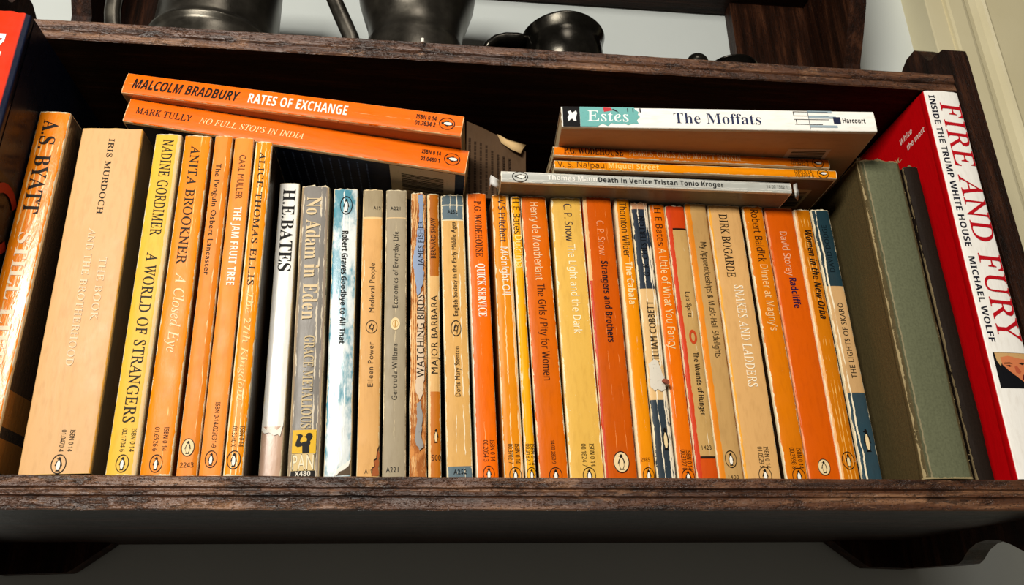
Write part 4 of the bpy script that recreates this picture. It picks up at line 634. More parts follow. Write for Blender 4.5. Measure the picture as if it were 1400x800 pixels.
def emblem(book, cx, cz, w, h, kind, plane):
    bm = bmesh.new(); mats = [flat('#14100c'), flat('#f7f1e4'), flat('#ecd2a0'), flat('#b98a3c')]
    def poly(pts, mi, lift, sx=1, sz=1):
        f = bm.faces.new([bm.verts.new(plane(cx + p[0] * w / 2 * sx, cz + p[1] * h / 2 * sz, lift)) for p in pts]); f.material_index = mi
    def ring(r0, r1, mi, lift, n=28):
        a = [bm.verts.new(plane(cx + w / 2 * r0 * math.cos(k * 2 * math.pi / n), cz + h / 2 * r0 * math.sin(k * 2 * math.pi / n), lift)) for k in range(n)]
        b = [bm.verts.new(plane(cx + w / 2 * r1 * math.cos(k * 2 * math.pi / n), cz + h / 2 * r1 * math.sin(k * 2 * math.pi / n), lift)) for k in range(n)]
        for k in range(n):
            bm.faces.new((a[k], a[(k + 1) % n], b[(k + 1) % n], b[k])).material_index = mi
    ell = [(math.cos(k * math.pi / 14), math.sin(k * math.pi / 14)) for k in range(28)]
    if kind in ('fill', 'disc'): poly(ell, 2, .00010)
    if kind not in ('bare', 'disc'): ring(.90, 1.0, 0, .00015)
    k = .86 if kind != 'bare' else 1.15
    if kind == 'ringonly':
        ring(.28, .40, 0, .00015); poly([(.1, -.7), (.2, -.7), (.5, .4), (.4, .45)], 0, .00015); poly([(-.5, -.3), (-.45, -.42), (.1, .5), (0, .6)], 0, .00015)
    elif kind == 'disc':
        ring(.55, .62, 3, .00015); poly([(-.15, -.5), (.15, -.5), (.1, .5), (-.1, .5)], 3, .00015)
    else:
        poly(BLACK, 0, .00018, k * 1.05, k)
        bl = [(p[0] * (1.12 if kind in ('line0', 'fill') else 1), p[1]) for p in BELLY]
        poly(bl, {'line': 1, 'line0': 1, 'fill': 2, 'dark': 2, 'bare': 2}[kind], .00024, k * 1.05, k)
    return link('publisher_emblem', bm, mats, book)

# ------------------------------------------------------------------ books
def make_book(name, w, h, d, mat, mw, label, group=None, hard=False, bulge=.0006, page_gap=.0006, jit=.00012, seed=0, pages=True, corner=.0011, concave=0.0):
    root = empty(name)
    root.matrix_world = mw
    t = .0022 if hard else .00038
    r = corner
    def prof(x):
        u = max(-1, min(1, 2 * x / w))
        return bulge * u * u + (0 if not concave else concave * (1 - u * u))
    out = [(-w / 2, d)]
    for yy in (.6, .3, .1, .04): out.append((-w / 2, d * yy))
    if hard:   # groove of the hinge beside a cloth spine
        out += [(-w / 2, .011), (-w / 2 + .0012, .0085), (-w / 2 + .0002, .0062)]
    zb = prof(w / 2)
    for k in range(0, 4):
        a = math.pi / 2 * k / 3
        out.append((-w / 2 + r * (1 - math.cos(a)), zb + r * (1 - math.sin(a))))
    ns = 9
    for k in range(1, ns):
        x = -w / 2 + r + (w - 2 * r) * k / ns
        out.append((x, prof(x)))
    right = [(-x, y) for (x, y) in out[:len(out) - (ns - 1)]]
    out += list(reversed(right))
    inn = []
    for (x, y) in out:
        xi = max(-(w / 2 - t), min(w / 2 - t, x)); yi = max(y, prof(x) + t) if y < .004 + zb + r else y
        inn.append((xi, yi))
    pts = out + list(reversed(inn))
    bm = bmesh.new()
    nz = 12; rings = []
    for i in range(nz + 1):
        z = h * i / nz; ring = []
        for (x, y) in pts:
            q = Vector((x * 90 + seed, y * 90, z * 60 + seed * 3))
            dx = noise.noise(q) * jit; dy = noise.noise(q + Vector((9, 3, 1))) * jit
            dz = 0
            if i == nz: dz = noise.noise(Vector((x * 420 + seed, seed, 2))) * jit * 5 if y < .003 else 0
            ring.append(bm.verts.new((x + dx, y + (dy if y < .02 else 0), z + dz)))
        rings.append(ring)
    n = len(pts)
    for i in range(nz):
        for j in range(n):
            bm.faces.new((rings[i][j], rings[i][(j + 1) % n], rings[i + 1][(j + 1) % n], rings[i + 1][j]))
    m = len(out)
    for ring, fl in ((rings[0], True), (rings[-1], False)):
        for j in range(m - 1):
            f = (ring[j], ring[j + 1], ring[n - 2 - j], ring[n - 1 - j])
            bm.faces.new(f if fl else tuple(reversed(f)))
    cv = link('cover', bm, mat, root, True)
    md = cv.modifiers.new('edge', 'EDGE_SPLIT'); md.split_angle = math.radians(50)
    if pages:
        bm = bmesh.new()
        g = .0035 if hard else page_gap
        add_box(bm, -(w / 2 - t - .00004), w / 2 - t - .00004, prof(0) + t + zb + .0004, d - (.004 if hard else .0006), (.0035 if hard else .0001), h - g)
        link('pages', bm, M_PAGE, root)
    tag(root, label, 'book', group)
    plane = lambda x, z, lift: Vector((x, prof(x) - lift - (jit if jit > .0002 else jit), z))
    return root, plane, prof

def decal(book, name, pts, color, plane, lift=.00006, rough=.5):
    """flat printed shape on the spine, polygon in mm"""
    bm = bmesh.new()
    bm.faces.new([bm.verts.new((x / 1000, 0, z / 1000)) for x, z in pts])
    xs = [x for x, z in pts]; a, b = min(xs), max(xs); n = max(1, int((b - a) / 1.4))
    for k in range(1, n):   # cut into strips so that the print follows the curve of the spine
        bmesh.ops.bisect_plane(bm, geom=bm.verts[:] + bm.edges[:] + bm.faces[:], plane_co=((a + (b - a) * k / n) / 1000, 0, 0), plane_no=(1, 0, 0))
    for v in bm.verts: v.co = plane(v.co.x, v.co.z, lift)
    return link(name, bm, flat(color, rough), book)
def rect(x0, x1, z0, z1): return [(x0, z0), (x1, z0), (x1, z1), (x0, z1)]

UP = {'Red': {'pos': (-234.2, -40.0, 0.0),
         'w': 23.67,
         'h': 243.93,
         'lean': 0.0,
         'text': [('NI', 'hb', 228.4, 202.3, 4.78, 0.48, '#f4eee6')],
         'emblem': None,
         '_z': {283: 122.2, 315: 109.4, 378: 85.1, 392: 79.9, 537: 28.8, 548: 25.1, 585: 13.0, 590: 11.4, 620: 1.9, 627: -0.3, 634: -2.5, 645: -5.9}},
 'Byatt': {'pos': (-211.97, -8.0, 0.07),
           'w': 16.59,
           'h': 201.81,
           'lean': -0.493,
           'text': [('A.S. BYATT', 'sb', 196.3, 136.6, 7.98, -0.51, '#1d140c'), ('STILL LIFE', 'sb', 125.3, 51.7, 6.7, 0.0, '#f4dfc0')],
           'emblem': None,
           '_z': {283: 140.6, 315: 126.6, 378: 99.9, 392: 94.1, 537: 37.9, 548: 33.9, 585: 20.6, 590: 18.9, 620: 8.4, 627: 6.0, 634: 3.6, 645: -0.2}},
 'Murdoch': {'pos': (-178.68, 2.0, 0.57),
             'w': 33.51,
             'h': 198.61,
             'lean': -1.931,
             'text': [('IRIS MURDOCH', 's1', 191.6, 142.5, 2.95, 0.68, '#17120d'),
                      ('THE BOOK', 's1', 116.1, 79.8, 3.5, 6.75, '#ecd2b0'),
                      ('AND THE BROTHERHOOD', 's1', 133.9, 55.0, 3.49, -1.35, '#ecd2b0'),
                      ('ISBN 0 14', 'h', 21.7, 10.9, 2.04, 5.74, '#17120d'),
                      ('01.0470 4', 'h', 21.7, 10.9, 2.04, 1.69, '#17120d')],
             'emblem': (4.8, 7.06, 9.57, 1.69, 'line'),
             '_z': {283: 147.1, 315: 132.5, 378: 104.9, 392: 98.9, 537: 40.8, 548: 36.6, 585: 22.8, 590: 21.0, 620: 10.1, 627: 7.6, 634: 5.1, 645: 1.3}},
 'Gordimer': {'pos': (-148.18, 3.0, 0.22),
              'w': 14.43,
              'h': 197.59,
              'lean': -1.72,
              'text': [('NADINE GORDIMER', 's1', 193.8, 131.5, 5.57, 0.44, '#17120d'),
                       ('A WORLD OF STRANGERS', 's1', 121.2, 26.4, 5.51, 0.44, '#17120d'),
                       ('ISBN 0 14', 'h', 23.4, 11.7, 2.08, 3.82, '#17120d'),
                       ('00.1704 6', 'h', 23.4, 11.7, 2.08, -0.59, '#17120d')],
              'emblem': (5.9, 6.18, 8.97, 0.44, 'line'),
              '_z': {283: 149.4, 315: 134.6, 378: 106.7, 392: 100.7, 537: 41.9, 548: 37.7, 585: 23.8, 590: 21.9, 620: 10.9, 627: 8.4, 634: 5.9, 645: 2.0}},
 'Brookner': {'pos': (-131.8, 3.0, 0.22),
              'w': 14.69,
              'h': 197.54,
              'lean': -1.675,
              'text': [('ANITA BROOKNER', 's1', 190.8, 114.7, 4.77, -0.45, '#17120d'),
                       ('A Closed Eye', 'it', 109.5, 63.8, 5.25, 0.6, '#f7dfb0'),
                       ('ISBN 0 14', 'h', 24.3, 12.2, 2.11, 2.99, '#17120d'),
                       ('01.6526 6', 'h', 24.3, 12.2, 2.11, -1.49, '#17120d')],
              'emblem': (6.0, 6.24, 9.01, 0.0, 'line'),
              '_z': {283: 150.1, 315: 135.3, 378: 107.3, 392: 101.2, 537: 42.2, 548: 37.9, 585: 24.0, 590: 22.1, 620: 11.1, 627: 8.5, 634: 6.0, 645: 2.1}},
 'Osbert': {'pos': (-117.14, 4.0, 0.16),
            'w': 10.07,
            'h': 199.06,
            'lean': -1.748,
            'text': [('The Penguin Osbert Lancaster', 's', 179.8, 109.2, 2.99, -1.03, '#17120d')],
            'emblem': (14.4, 6.36, 9.21, -0.52, 'fill'),
            '_z': {283: 151.4, 315: 136.5, 378: 108.3, 392: 102.2, 537: 42.8, 548: 38.5, 585: 24.4, 590: 22.6, 620: 11.5, 627: 8.9, 634: 6.4, 645: 2.4}},
 'Jam': {'pos': (-105.67, 3.0, 0.15),
         'w': 10.86,
         'h': 197.56,
         'lean': -1.572,
         'text': [('CARL MULLER', 's', 185.8, 156.6, 3.68, 0.22, '#6e3a1a'), ('THE JAM FRUIT TREE', 'hb', 151.4, 103.0, 3.94, 0.44, '#f6efdf'), ('ISBN 0-14-023031-9', 'h', 37.6, 14.3, 2.15, 0.56, '#17120d')],
         'emblem': (8.4, 5.99, 8.74, 0.0, 'line'),
         '_z': {283: 151.4, 315: 136.5, 378: 108.2, 392: 102.1, 537: 42.7, 548: 38.4, 585: 24.3, 590: 22.5, 620: 11.4, 627: 8.8, 634: 6.3, 645: 2.3}},
 'Ellis': {'pos': (-94.15, 1.0, 0.12),
           'w': 9.55,
           'h': 194.38,
           'lean': -1.448,
           'text': [('ALICE THOMAS ELLIS', 's1', 187.7, 102.6, 3.21, -0.2, '#17120d'),
                    ('The 27th Kingdom', 'it', 98.3, 38.1, 3.37, 0.29, '#f8d894'),
                    ('ISBN 0 14', 'h', 24.8, 14.4, 2.14, 2.74, '#17120d'),
                    ('01.3240 X', 'h', 24.8, 14.4, 2.14, -0.98, '#17120d')],
           'emblem': (7.8, 6.71, 9.45, 0.0, 'line'),
           '_z': {283: 150.9, 315: 136.0, 378: 107.8, 392: 101.7, 537: 42.3, 548: 38.1, 585: 24.0, 590: 22.2, 620: 11.1, 627: 8.5, 634: 6.0, 645: 2.0}},
 'Bates': {'pos': (-79.76, 19.94, 0.19),
           'w': 11.63,
           'h': 178.0,
           'lean': -1.876,
           'text': [('H.E.BATES', 'sb', 173.8, 119.8, 7.14, 0.24, '#0e0c0a')],
           'emblem': None,
           '_z': {283: 161.8, 315: 146.2, 378: 116.5, 392: 110.1, 537: 47.8, 548: 43.3, 585: 28.5, 590: 26.5, 620: 14.9, 627: 12.2, 634: 9.5, 645: 5.4}},
 'Adam': {'pos': (-62.74, 21.15, 0.36),
          'w': 16.59,
          'h': 177.5,
          'lean': -2.44,
          'text': [('No Adam in Eden', 'sb', 169.6, 90.8, 8.36, -0.34, '#dcc49a'), ('GRACE METALIOUS', 'sb', 81.2, 28.4, 5.49, 0.34, '#cdb78c')],
          'emblem': None,
          '_z': {283: 163.1, 315: 147.3, 378: 117.5, 392: 111.1, 537: 48.2, 548: 43.7, 585: 28.8, 590: 26.9, 620: 15.1, 627: 12.4, 634: 9.7, 645: 5.5}},
 'Graves': {'pos': (-45.52, 24.08, 0.28),
            'w': 14.26,
            'h': 178.0,
            'lean': -2.228,
            'text': [('Robert Graves', 'hb', 149.1, 120.8, 3.41, 0.29, '#17120d'), ('Goodbye to All That', 'hb', 119.4, 77.9, 2.89, 0.29, '#20282a')],
            'emblem': (166.5, 7.42, 12.6, 0.44, 'line0'),
            '_z': {283: 165.5, 315: 149.6, 378: 119.4, 392: 112.9, 537: 49.4, 548: 44.8, 585: 29.8, 590: 27.8, 620: 15.9, 627: 13.2, 634: 10.5, 645: 6.2}},
 'Medieval': {'pos': (-29.49, 24.48, 0.23),
              'w': 11.92,
              'h': 178.5,
              'lean': -2.123,
              'text': [('Medieval People', 's', 97.6, 128.7, 3.16, 0.37, '#3c2b1a'), ('Eileen Power', 's', 53.2, 79.4, 3.04, 0.37, '#3c2b1a')],
              'emblem': (88.6, 6.61, 8.03, 0.61, 'ringonly'),
              '_z': {283: 166.5, 315: 150.5, 378: 120.2, 392: 113.7, 537: 49.8, 548: 45.2, 585: 30.1, 590: 28.1, 620: 16.2, 627: 13.4, 634: 10.7, 645: 6.4}},
 'Econ': {'pos': (-15.62, 24.61, 0.22),
          'w': 12.49,
          'h': 179.0,
          'lean': -1.993,
          'text': [('Economics of Everyday Life', 's', 100.8, 150.2, 3.22, -0.25, '#2f2a22'), ('Gertrude Williams', 's', 45.9, 78.9, 3.05, -0.25, '#2f2a22')],
          'emblem': (90.9, 5.42, 7.63, 0.0, 'disc'),
          '_z': {283: 167.3, 315: 151.2, 378: 120.8, 392: 114.2, 537: 50.1, 548: 45.5, 585: 30.3, 590: 28.3, 620: 16.3, 627: 13.6, 634: 10.8, 645: 6.5}},
 'Birds': {'pos': (-2.84, 25.37, 0.14),
           'w': 9.37,
           'h': 178.0,
           'lean': -1.7,
           'text': [('JAMES FISHER', 's', 128.3, 158.2, 3.07, 1.15, '#222a3c'), ('WATCHING BIRDS', 's', 59.1, 109.4, 4.18, 1.15, '#1d1712')],
           'emblem': None,
           '_z': {283: 168.3, 315: 152.2, 378: 121.6, 392: 115.0, 537: 50.6, 548: 46.0, 585: 30.7, 590: 28.7, 620: 16.7, 627: 13.9, 634: 11.1, 645: 6.8}},
 'Barbara': {'pos': (6.16, 25.53, 0.11),
             'w': 7.1,
             'h': 178.0,
             'lean': -1.761,
             'text': [('BERNARD SHAW', 's', 134.0, 161.2, 3.09, -0.15, '#2c1405'), ('MAJOR BARBARA', 's', 61.9, 109.8, 3.78, 0.15, '#17120d')],
             'emblem': (26.4, 4.4, 8.09, 0.74, 'bare'),
             '_z': {283: 168.9, 315: 152.7, 378: 122.0, 392: 115.4, 537: 50.8, 548: 46.2, 585: 30.9, 590: 28.9, 620: 16.8, 627: 14.0, 634: 11.3, 645: 6.9}},
 'English': {'pos': (19.79, 25.79, 0.29),
             'w': 14.08,
             'h': 178.0,
             'lean': -2.348,
             'text': [('English Society in the Early Middle Ages', 's', 97.2, 158.7, 2.85, 0.0, '#2c2115'), ('Doris Mary Stenton', 's', 48.8, 78.3, 2.91, 0.0, '#3c2b1a')],
             'emblem': (89.5, 5.94, 9.95, 0.0, 'ringonly'),
             '_z': {283: 169.4, 315: 153.2, 378: 122.4, 392: 115.8, 537: 50.9, 548: 46.3, 585: 30.9, 590: 28.9, 620: 16.8, 627: 14.0, 634: 11.2, 645: 6.9}},
 'Quick': {'pos': (34.73, 24.45, 0.25),
           'w': 12.03,
           'h': 179.0,
           'lean': -2.324,
           'text': [('P.G. WODEHOUSE', 's1', 173.6, 135.4, 4.04, 0.37, '#2a1208'),
                    ('QUICK SERVICE', 'sb', 130.6, 96.7, 4.78, 0.98, '#f6efdf'),
                    ('ISBN 0 14', 'h', 23.9, 12.3, 2.41, 3.07, '#17120d'),
                    ('00.2054 3', 'h', 23.9, 12.3, 2.41, -0.61, '#17120d')],
           'emblem': (5.6, 6.36, 8.63, 0.61, 'line'),
           '_z': {283: 169.4, 315: 153.2, 378: 122.4, 392: 115.7, 537: 50.9, 548: 46.2, 585: 30.9, 590: 28.8, 620: 16.7, 627: 13.9, 634: 11.1, 645: 6.8}},
 'Pritchett': {'pos': (49.25, 24.59, 0.2),
               'w': 10.66,
               'h': 179.0,
               'lean': -2.123,
               'text': [('V S Pritchett', 'h', 175.4, 145.9, 4.09, 0.22, '#221b3c'),
                        ('Midnight Oil', 'h', 142.5, 111.1, 4.2, 0.55, '#f6efdf'),
                        ('ISBN 0 14', 'h', 22.1, 11.3, 2.43, 2.18, '#17120d'),
                        ('00.3702 7', 'h', 22.1, 11.3, 2.43, -1.64, '#17120d')],
               'emblem': (5.0, 6.8, 8.65, 0.55, 'line'),
               '_z': {283: 170.2, 315: 153.9, 378: 123.0, 392: 116.3, 537: 51.2, 548: 46.5, 585: 31.1, 590: 29.0, 620: 16.9, 627: 14.1, 634: 11.3, 645: 6.9}},
 'Dulcima': {'pos': (58.35, 23.9, 0.11),
             'w': 5.75,
             'h': 178.0,
             'lean': -2.053,
             'text': [('H E Bates', 'h', 176.6, 151.5, 4.11, 0.0, '#2b1d10'),
                      ('Dulcima', 'h', 150.5, 128.9, 4.03, 0.3, '#fbe58e'),
                      ('ISBN 0 14', 'h', 22.2, 10.5, 2.03, 1.5, '#17120d'),
                      ('00.3182 7', 'h', 22.2, 10.5, 2.03, -1.2, '#17120d')],
             'emblem': (5.4, 5.62, 7.87, 0.3, 'line'),
             '_z': {283: 170.4, 315: 154.0, 378: 123.1, 392: 116.4, 537: 51.2, 548: 46.6, 585: 31.1, 590: 29.1, 620: 16.9, 627: 14.1, 634: 11.3, 645: 7.0}},
 'Month': {'pos': (71.25, 25.07, 0.36),
           'w': 16.13,
           'h': 179.0,
           'lean': -2.488,
           'text': [('Henry de Montherlant', 'h', 174.5, 121.4, 4.55, 0.0, '#f4cfa0'), ('The Girls / Pity for Women', 'h', 119.0, 58.9, 4.34, 0.33, '#321408'), ('14 00 2860 9', 'h', 24.3, 11.4, 2.05, 0.33, '#17120d')],
           'emblem': (5.0, 7.3, 8.7, 0.82, 'line'),
           '_z': {283: 171.3, 315: 154.9, 378: 123.8, 392: 117.1, 537: 51.5, 548: 46.8, 585: 31.3, 590: 29.3, 620: 17.0, 627: 14.2, 634: 11.4, 645: 7.0}},
 'Snow': {'pos': (89.73, 25.33, 0.29),
          'w': 19.01,
          'h': 179.0,
          'lean': -1.737,
          'text': [('C. P. Snow', 'h', 174.5, 148.3, 4.64, 0.39, '#26213a'),
                   ('The Light and the Dark', 'h', 146.3, 87.9, 4.48, 0.96, '#fdf1cc'),
                   ('ISBN 0 14', 'h', 22.6, 10.0, 2.48, 3.47, '#17120d'),
                   ('00.1824 7', 'h', 22.6, 10.0, 2.48, -1.16, '#17120d')],
          'emblem': (5.2, 7.36, 8.75, 0.96, 'line'),
          '_z': {283: 172.4, 315: 155.9, 378: 124.6, 392: 117.9, 537: 52.0, 548: 47.3, 585: 31.7, 590: 29.6, 620: 17.3, 627: 14.4, 634: 11.6, 645: 7.2}},
 'Strangers': {'pos': (108.51, 23.67, 0.23),
               'w': 17.96,
               'h': 179.5,
               'lean': -1.444,
               'text': [('C. P. Snow', 'h', 162.6, 138.8, 4.16, 0.36, '#f0a070'), ('Strangers and Brothers', 'hb', 134.9, 82.4, 4.03, 0.91, '#1c1019')],
               'emblem': (12.3, 9.1, 12.09, 0.36, 'fill'),
               '_z': {283: 172.4, 315: 155.9, 378: 124.6, 392: 117.8, 537: 51.9, 548: 47.2, 585: 31.5, 590: 29.5, 620: 17.2, 627: 14.3, 634: 11.5, 645: 7.1}},
 'Wilder': {'pos': (123.24, 24.24, 0.08),
            'w': 9.44,
            'h': 179.5,
            'lean': -0.973,
            'text': [('Thornton Wilder', 'h', 176.8, 138.8, 4.21, 0.0, '#2c1d10'), ('The Cabala', 'hb', 135.3, 107.2, 4.1, 0.58, '#f3d9a0')],
            'emblem': (5.4, 6.63, 8.79, 0.48, 'line'),
            '_z': {283: 173.6, 315: 157.0, 378: 125.5, 392: 118.7, 537: 52.4, 548: 47.7, 585: 32.0, 590: 29.9, 620: 17.5, 627: 14.7, 634: 11.8, 645: 7.4}},
 'Cobbett': {'pos': (134.56, 25.35, 0.09),
             'w': 10.83,
             'h': 178.0,
             'lean': -0.965,
             'text': [('G. K. CHESTERTON', 's', 126.4, 167.9, 3.74, 0.0, '#161a22'), ('WILLIAM COBBETT', 's', 68.4, 109.9, 4.25, 0.22, '#241a10')],
             'emblem': (26.1, 6.38, 13.32, 1.11, 'bare'),
             '_z': {283: 174.7, 315: 158.0, 378: 126.4, 392: 119.6, 537: 52.9, 548: 48.1, 585: 32.4, 590: 30.3, 620: 17.8, 627: 15.0, 634: 12.1, 645: 7.7}},
 'Fancy': {'pos': (146.66, 27.23, 0.09),
           'w': 10.25,
           'h': 178.0,
           'lean': -0.994,
           'text': [('H E Bates', 'h', 175.2, 148.7, 4.29, 0.0, '#3a1a0a'),
                    ('A Little of What You Fancy', 'h', 146.7, 80.5, 4.6, 0.32, '#f3d9a0'),
                    ('ISBN 0 14', 'h', 20.4, 8.9, 2.55, 2.1, '#17120d'),
                    ('00.3127 0', 'h', 20.4, 8.9, 2.55, -1.05, '#17120d')],
           'emblem': (5.2, 7.59, 8.89, 0.53, 'line'),
           '_z': {283: 176.3, 315: 159.5, 378: 127.6, 392: 120.7, 537: 53.6, 548: 48.8, 585: 33.0, 590: 30.8, 620: 18.3, 627: 15.4, 634: 12.6, 645: 8.1}},
 'Wounds': {'pos': (158.59, 26.36, 0.12),
            'w': 12.16,
            'h': 177.0,
            'lean': -1.067,
            'text': [('Luis Spota', 's', 117.3, 100.5, 3.22, 1.24, '#3a2a18'), ('The Wounds of Hunger', 'hb', 78.2, 40.1, 3.1, 1.49, '#2c2012')],
            'emblem': None,
            '_z': {283: 176.4, 315: 159.5, 378: 127.6, 392: 120.7, 537: 53.6, 548: 48.8, 585: 32.9, 590: 30.8, 620: 18.2, 627: 15.3, 634: 12.5, 645: 8.0}},
 'Apprent': {'pos': (171.98, 25.95, 0.12),
             'w': 13.99,
             'h': 179.0,
             'lean': -0.979,
             'text': [('My Apprenticeships & Music-Hall Sidelights', 'h', 151.6, 75.2, 3.71, 1.71, '#2c2012')],
             'emblem': (14.9, 6.87, 9.89, 0.71, 'line0'),
             '_z': {283: 176.7, 315: 159.9, 378: 127.9, 392: 121.0, 537: 53.7, 548: 48.9, 585: 32.9, 590: 30.8, 620: 18.2, 627: 15.3, 634: 12.5, 645: 8.0}},
 'Bogarde': {'pos': (190.84, 26.78, 0.15),
             'w': 21.2,
             'h': 179.0,
             'lean': -0.828,
             'text': [('DIRK BOGARDE', 's1', 172.7, 128.4, 5.29, -1.72, '#17120d'),
                      ('SNAKES AND LADDERS', 's1', 122.9, 57.7, 5.52, 1.72, '#fbeed2'),
                      ('ISBN 0 14', 'h', 22.3, 10.2, 2.6, 3.65, '#17120d'),
                      ('01.0529 5', 'h', 22.3, 10.2, 2.6, 0.0, '#17120d')],
             'emblem': (6.1, 7.75, 9.8, 1.07, 'line'),
             '_z': {283: 178.0, 315: 161.1, 378: 128.9, 392: 121.9, 537: 54.2, 548: 49.3, 585: 33.3, 590: 31.2, 620: 18.5, 627: 15.6, 634: 12.7, 645: 8.2}},
 'Baldick': {'pos': (210.79, 26.13, 0.13),
             'w': 13.37,
             'h': 179.0,
             'lean': -1.075,
             'text': [('Robert Baldick', 'h', 176.5, 139.4, 4.88, 0.27, '#33180a'),
                      ("Dinner at Magny's", 'h', 137.3, 93.3, 4.73, 0.68, '#f3c88a'),
                      ('ISBN 0 14', 'h', 21.9, 9.9, 2.63, 3.0, '#17120d'),
                      ('00.3598 8', 'h', 21.9, 9.9, 2.63, -1.09, '#17120d')],
             'emblem': (5.8, 7.82, 9.01, 0.68, 'line'),
             '_z': {283: 178.6, 315: 161.6, 378: 129.3, 392: 122.3, 537: 54.4, 548: 49.5, 585: 33.4, 590: 31.3, 620: 18.6, 627: 15.7, 634: 12.8, 645: 8.2}},
 'Storey': {'pos': (227.8, 27.12, 0.12),
            'w': 18.84,
            'h': 179.0,
            'lean': -0.75,
            'text': [('David Storey', 'h', 161.8, 130.8, 4.39, 0.0, '#f0b48c'), ('Radcliffe', 'hb', 129.3, 109.0, 4.3, 0.95, '#2b1238')],
            'emblem': (11.0, 7.48, 9.56, 0.0, 'fill'),
            '_z': {283: 180.0, 315: 162.8, 378: 130.3, 392: 123.3, 537: 54.9, 548: 50.0, 585: 33.8, 590: 31.7, 620: 18.9, 627: 16.0, 634: 13.1, 645: 8.5}},
 'Orba': {'pos': (242.5, 26.0, 0.05),
          'w': 10.96,
          'h': 178.0,
          'lean': -0.56,
          'text': [('Women in the New Orba', 'hbi', 163.0, 101.8, 4.36, 1.12, '#17120d')],
          'emblem': (14.7, 7.53, 10.46, 0.0, 'dark'),
          '_z': {283: 180.1, 315: 163.0, 378: 130.4, 392: 123.4, 537: 54.9, 548: 50.0, 585: 33.8, 590: 31.7, 620: 18.9, 627: 16.0, 634: 13.0, 645: 8.5}},
 'Skaro': {'pos': (255.64, 25.86, 0.08),
           'w': 11.88,
           'h': 178.5,
           'lean': -0.751,
           'text': [('DAVID DODGE', 's', 133.8, 167.1, 3.46, 0.0, '#0f1c22'), ('THE LIGHTS OF SKARO', 's', 64.1, 112.8, 3.54, 0.61, '#2a231a')],
           'emblem': (26.6, 7.2, 14.13, 0.61, 'bare'),
           '_z': {283: 180.6, 315: 163.4, 378: 130.8, 392: 123.7, 537: 55.1, 548: 50.2, 585: 33.9, 590: 31.8, 620: 19.0, 627: 16.0, 634: 13.1, 645: 8.5}},
 'Green': {'pos': (283.97, -2.0, 0.06),
           'w': 28.99,
           'h': 200.64,
           'lean': -0.219,
           'text': [],
           'emblem': None,
           '_z': {283: 166.7, 315: 150.4, 378: 119.5, 392: 112.9, 537: 47.9, 548: 43.2, 585: 27.9, 590: 25.8, 620: 13.7, 627: 10.9, 634: 8.1, 645: 3.8}},
 'Dark': {'pos': (309.23, 4.0, 0.02),
          'w': 10.2,
          'h': 200.78,
          'lean': -0.255,
          'text': [],
          'emblem': None,
          '_z': {283: 171.2, 315: 154.6, 378: 123.1, 392: 116.3, 537: 50.0, 548: 45.3, 585: 29.6, 590: 27.5, 620: 15.1, 627: 12.3, 634: 9.4, 645: 5.0}},
 'FF': {'pos': (336.55, -1.0, 0.14),
        'w': 24.9,
        'h': 258.29,
        'lean': 0.635,
        'text': [('FIRE AND FURY', 's1', 248.7, 80.4, 14.24, 3.77, '#b8101c'), ('INSIDE THE TRUMP WHITE HOUSE', 'hb', 254.6, 142.0, 3.77, -8.05, '#1a1c2a'), ('MICHAEL WOLFF', 'hb', 135.0, 79.5, 3.53, -8.05, '#1a1c2a')],
        'emblem': None,
        '_z': {283: 169.7, 315: 153.2, 378: 121.8, 392: 115.0, 537: 49.0, 548: 44.2, 585: 28.6, 590: 26.6, 620: 14.2, 627: 11.4, 634: 8.6, 645: 4.2}}}
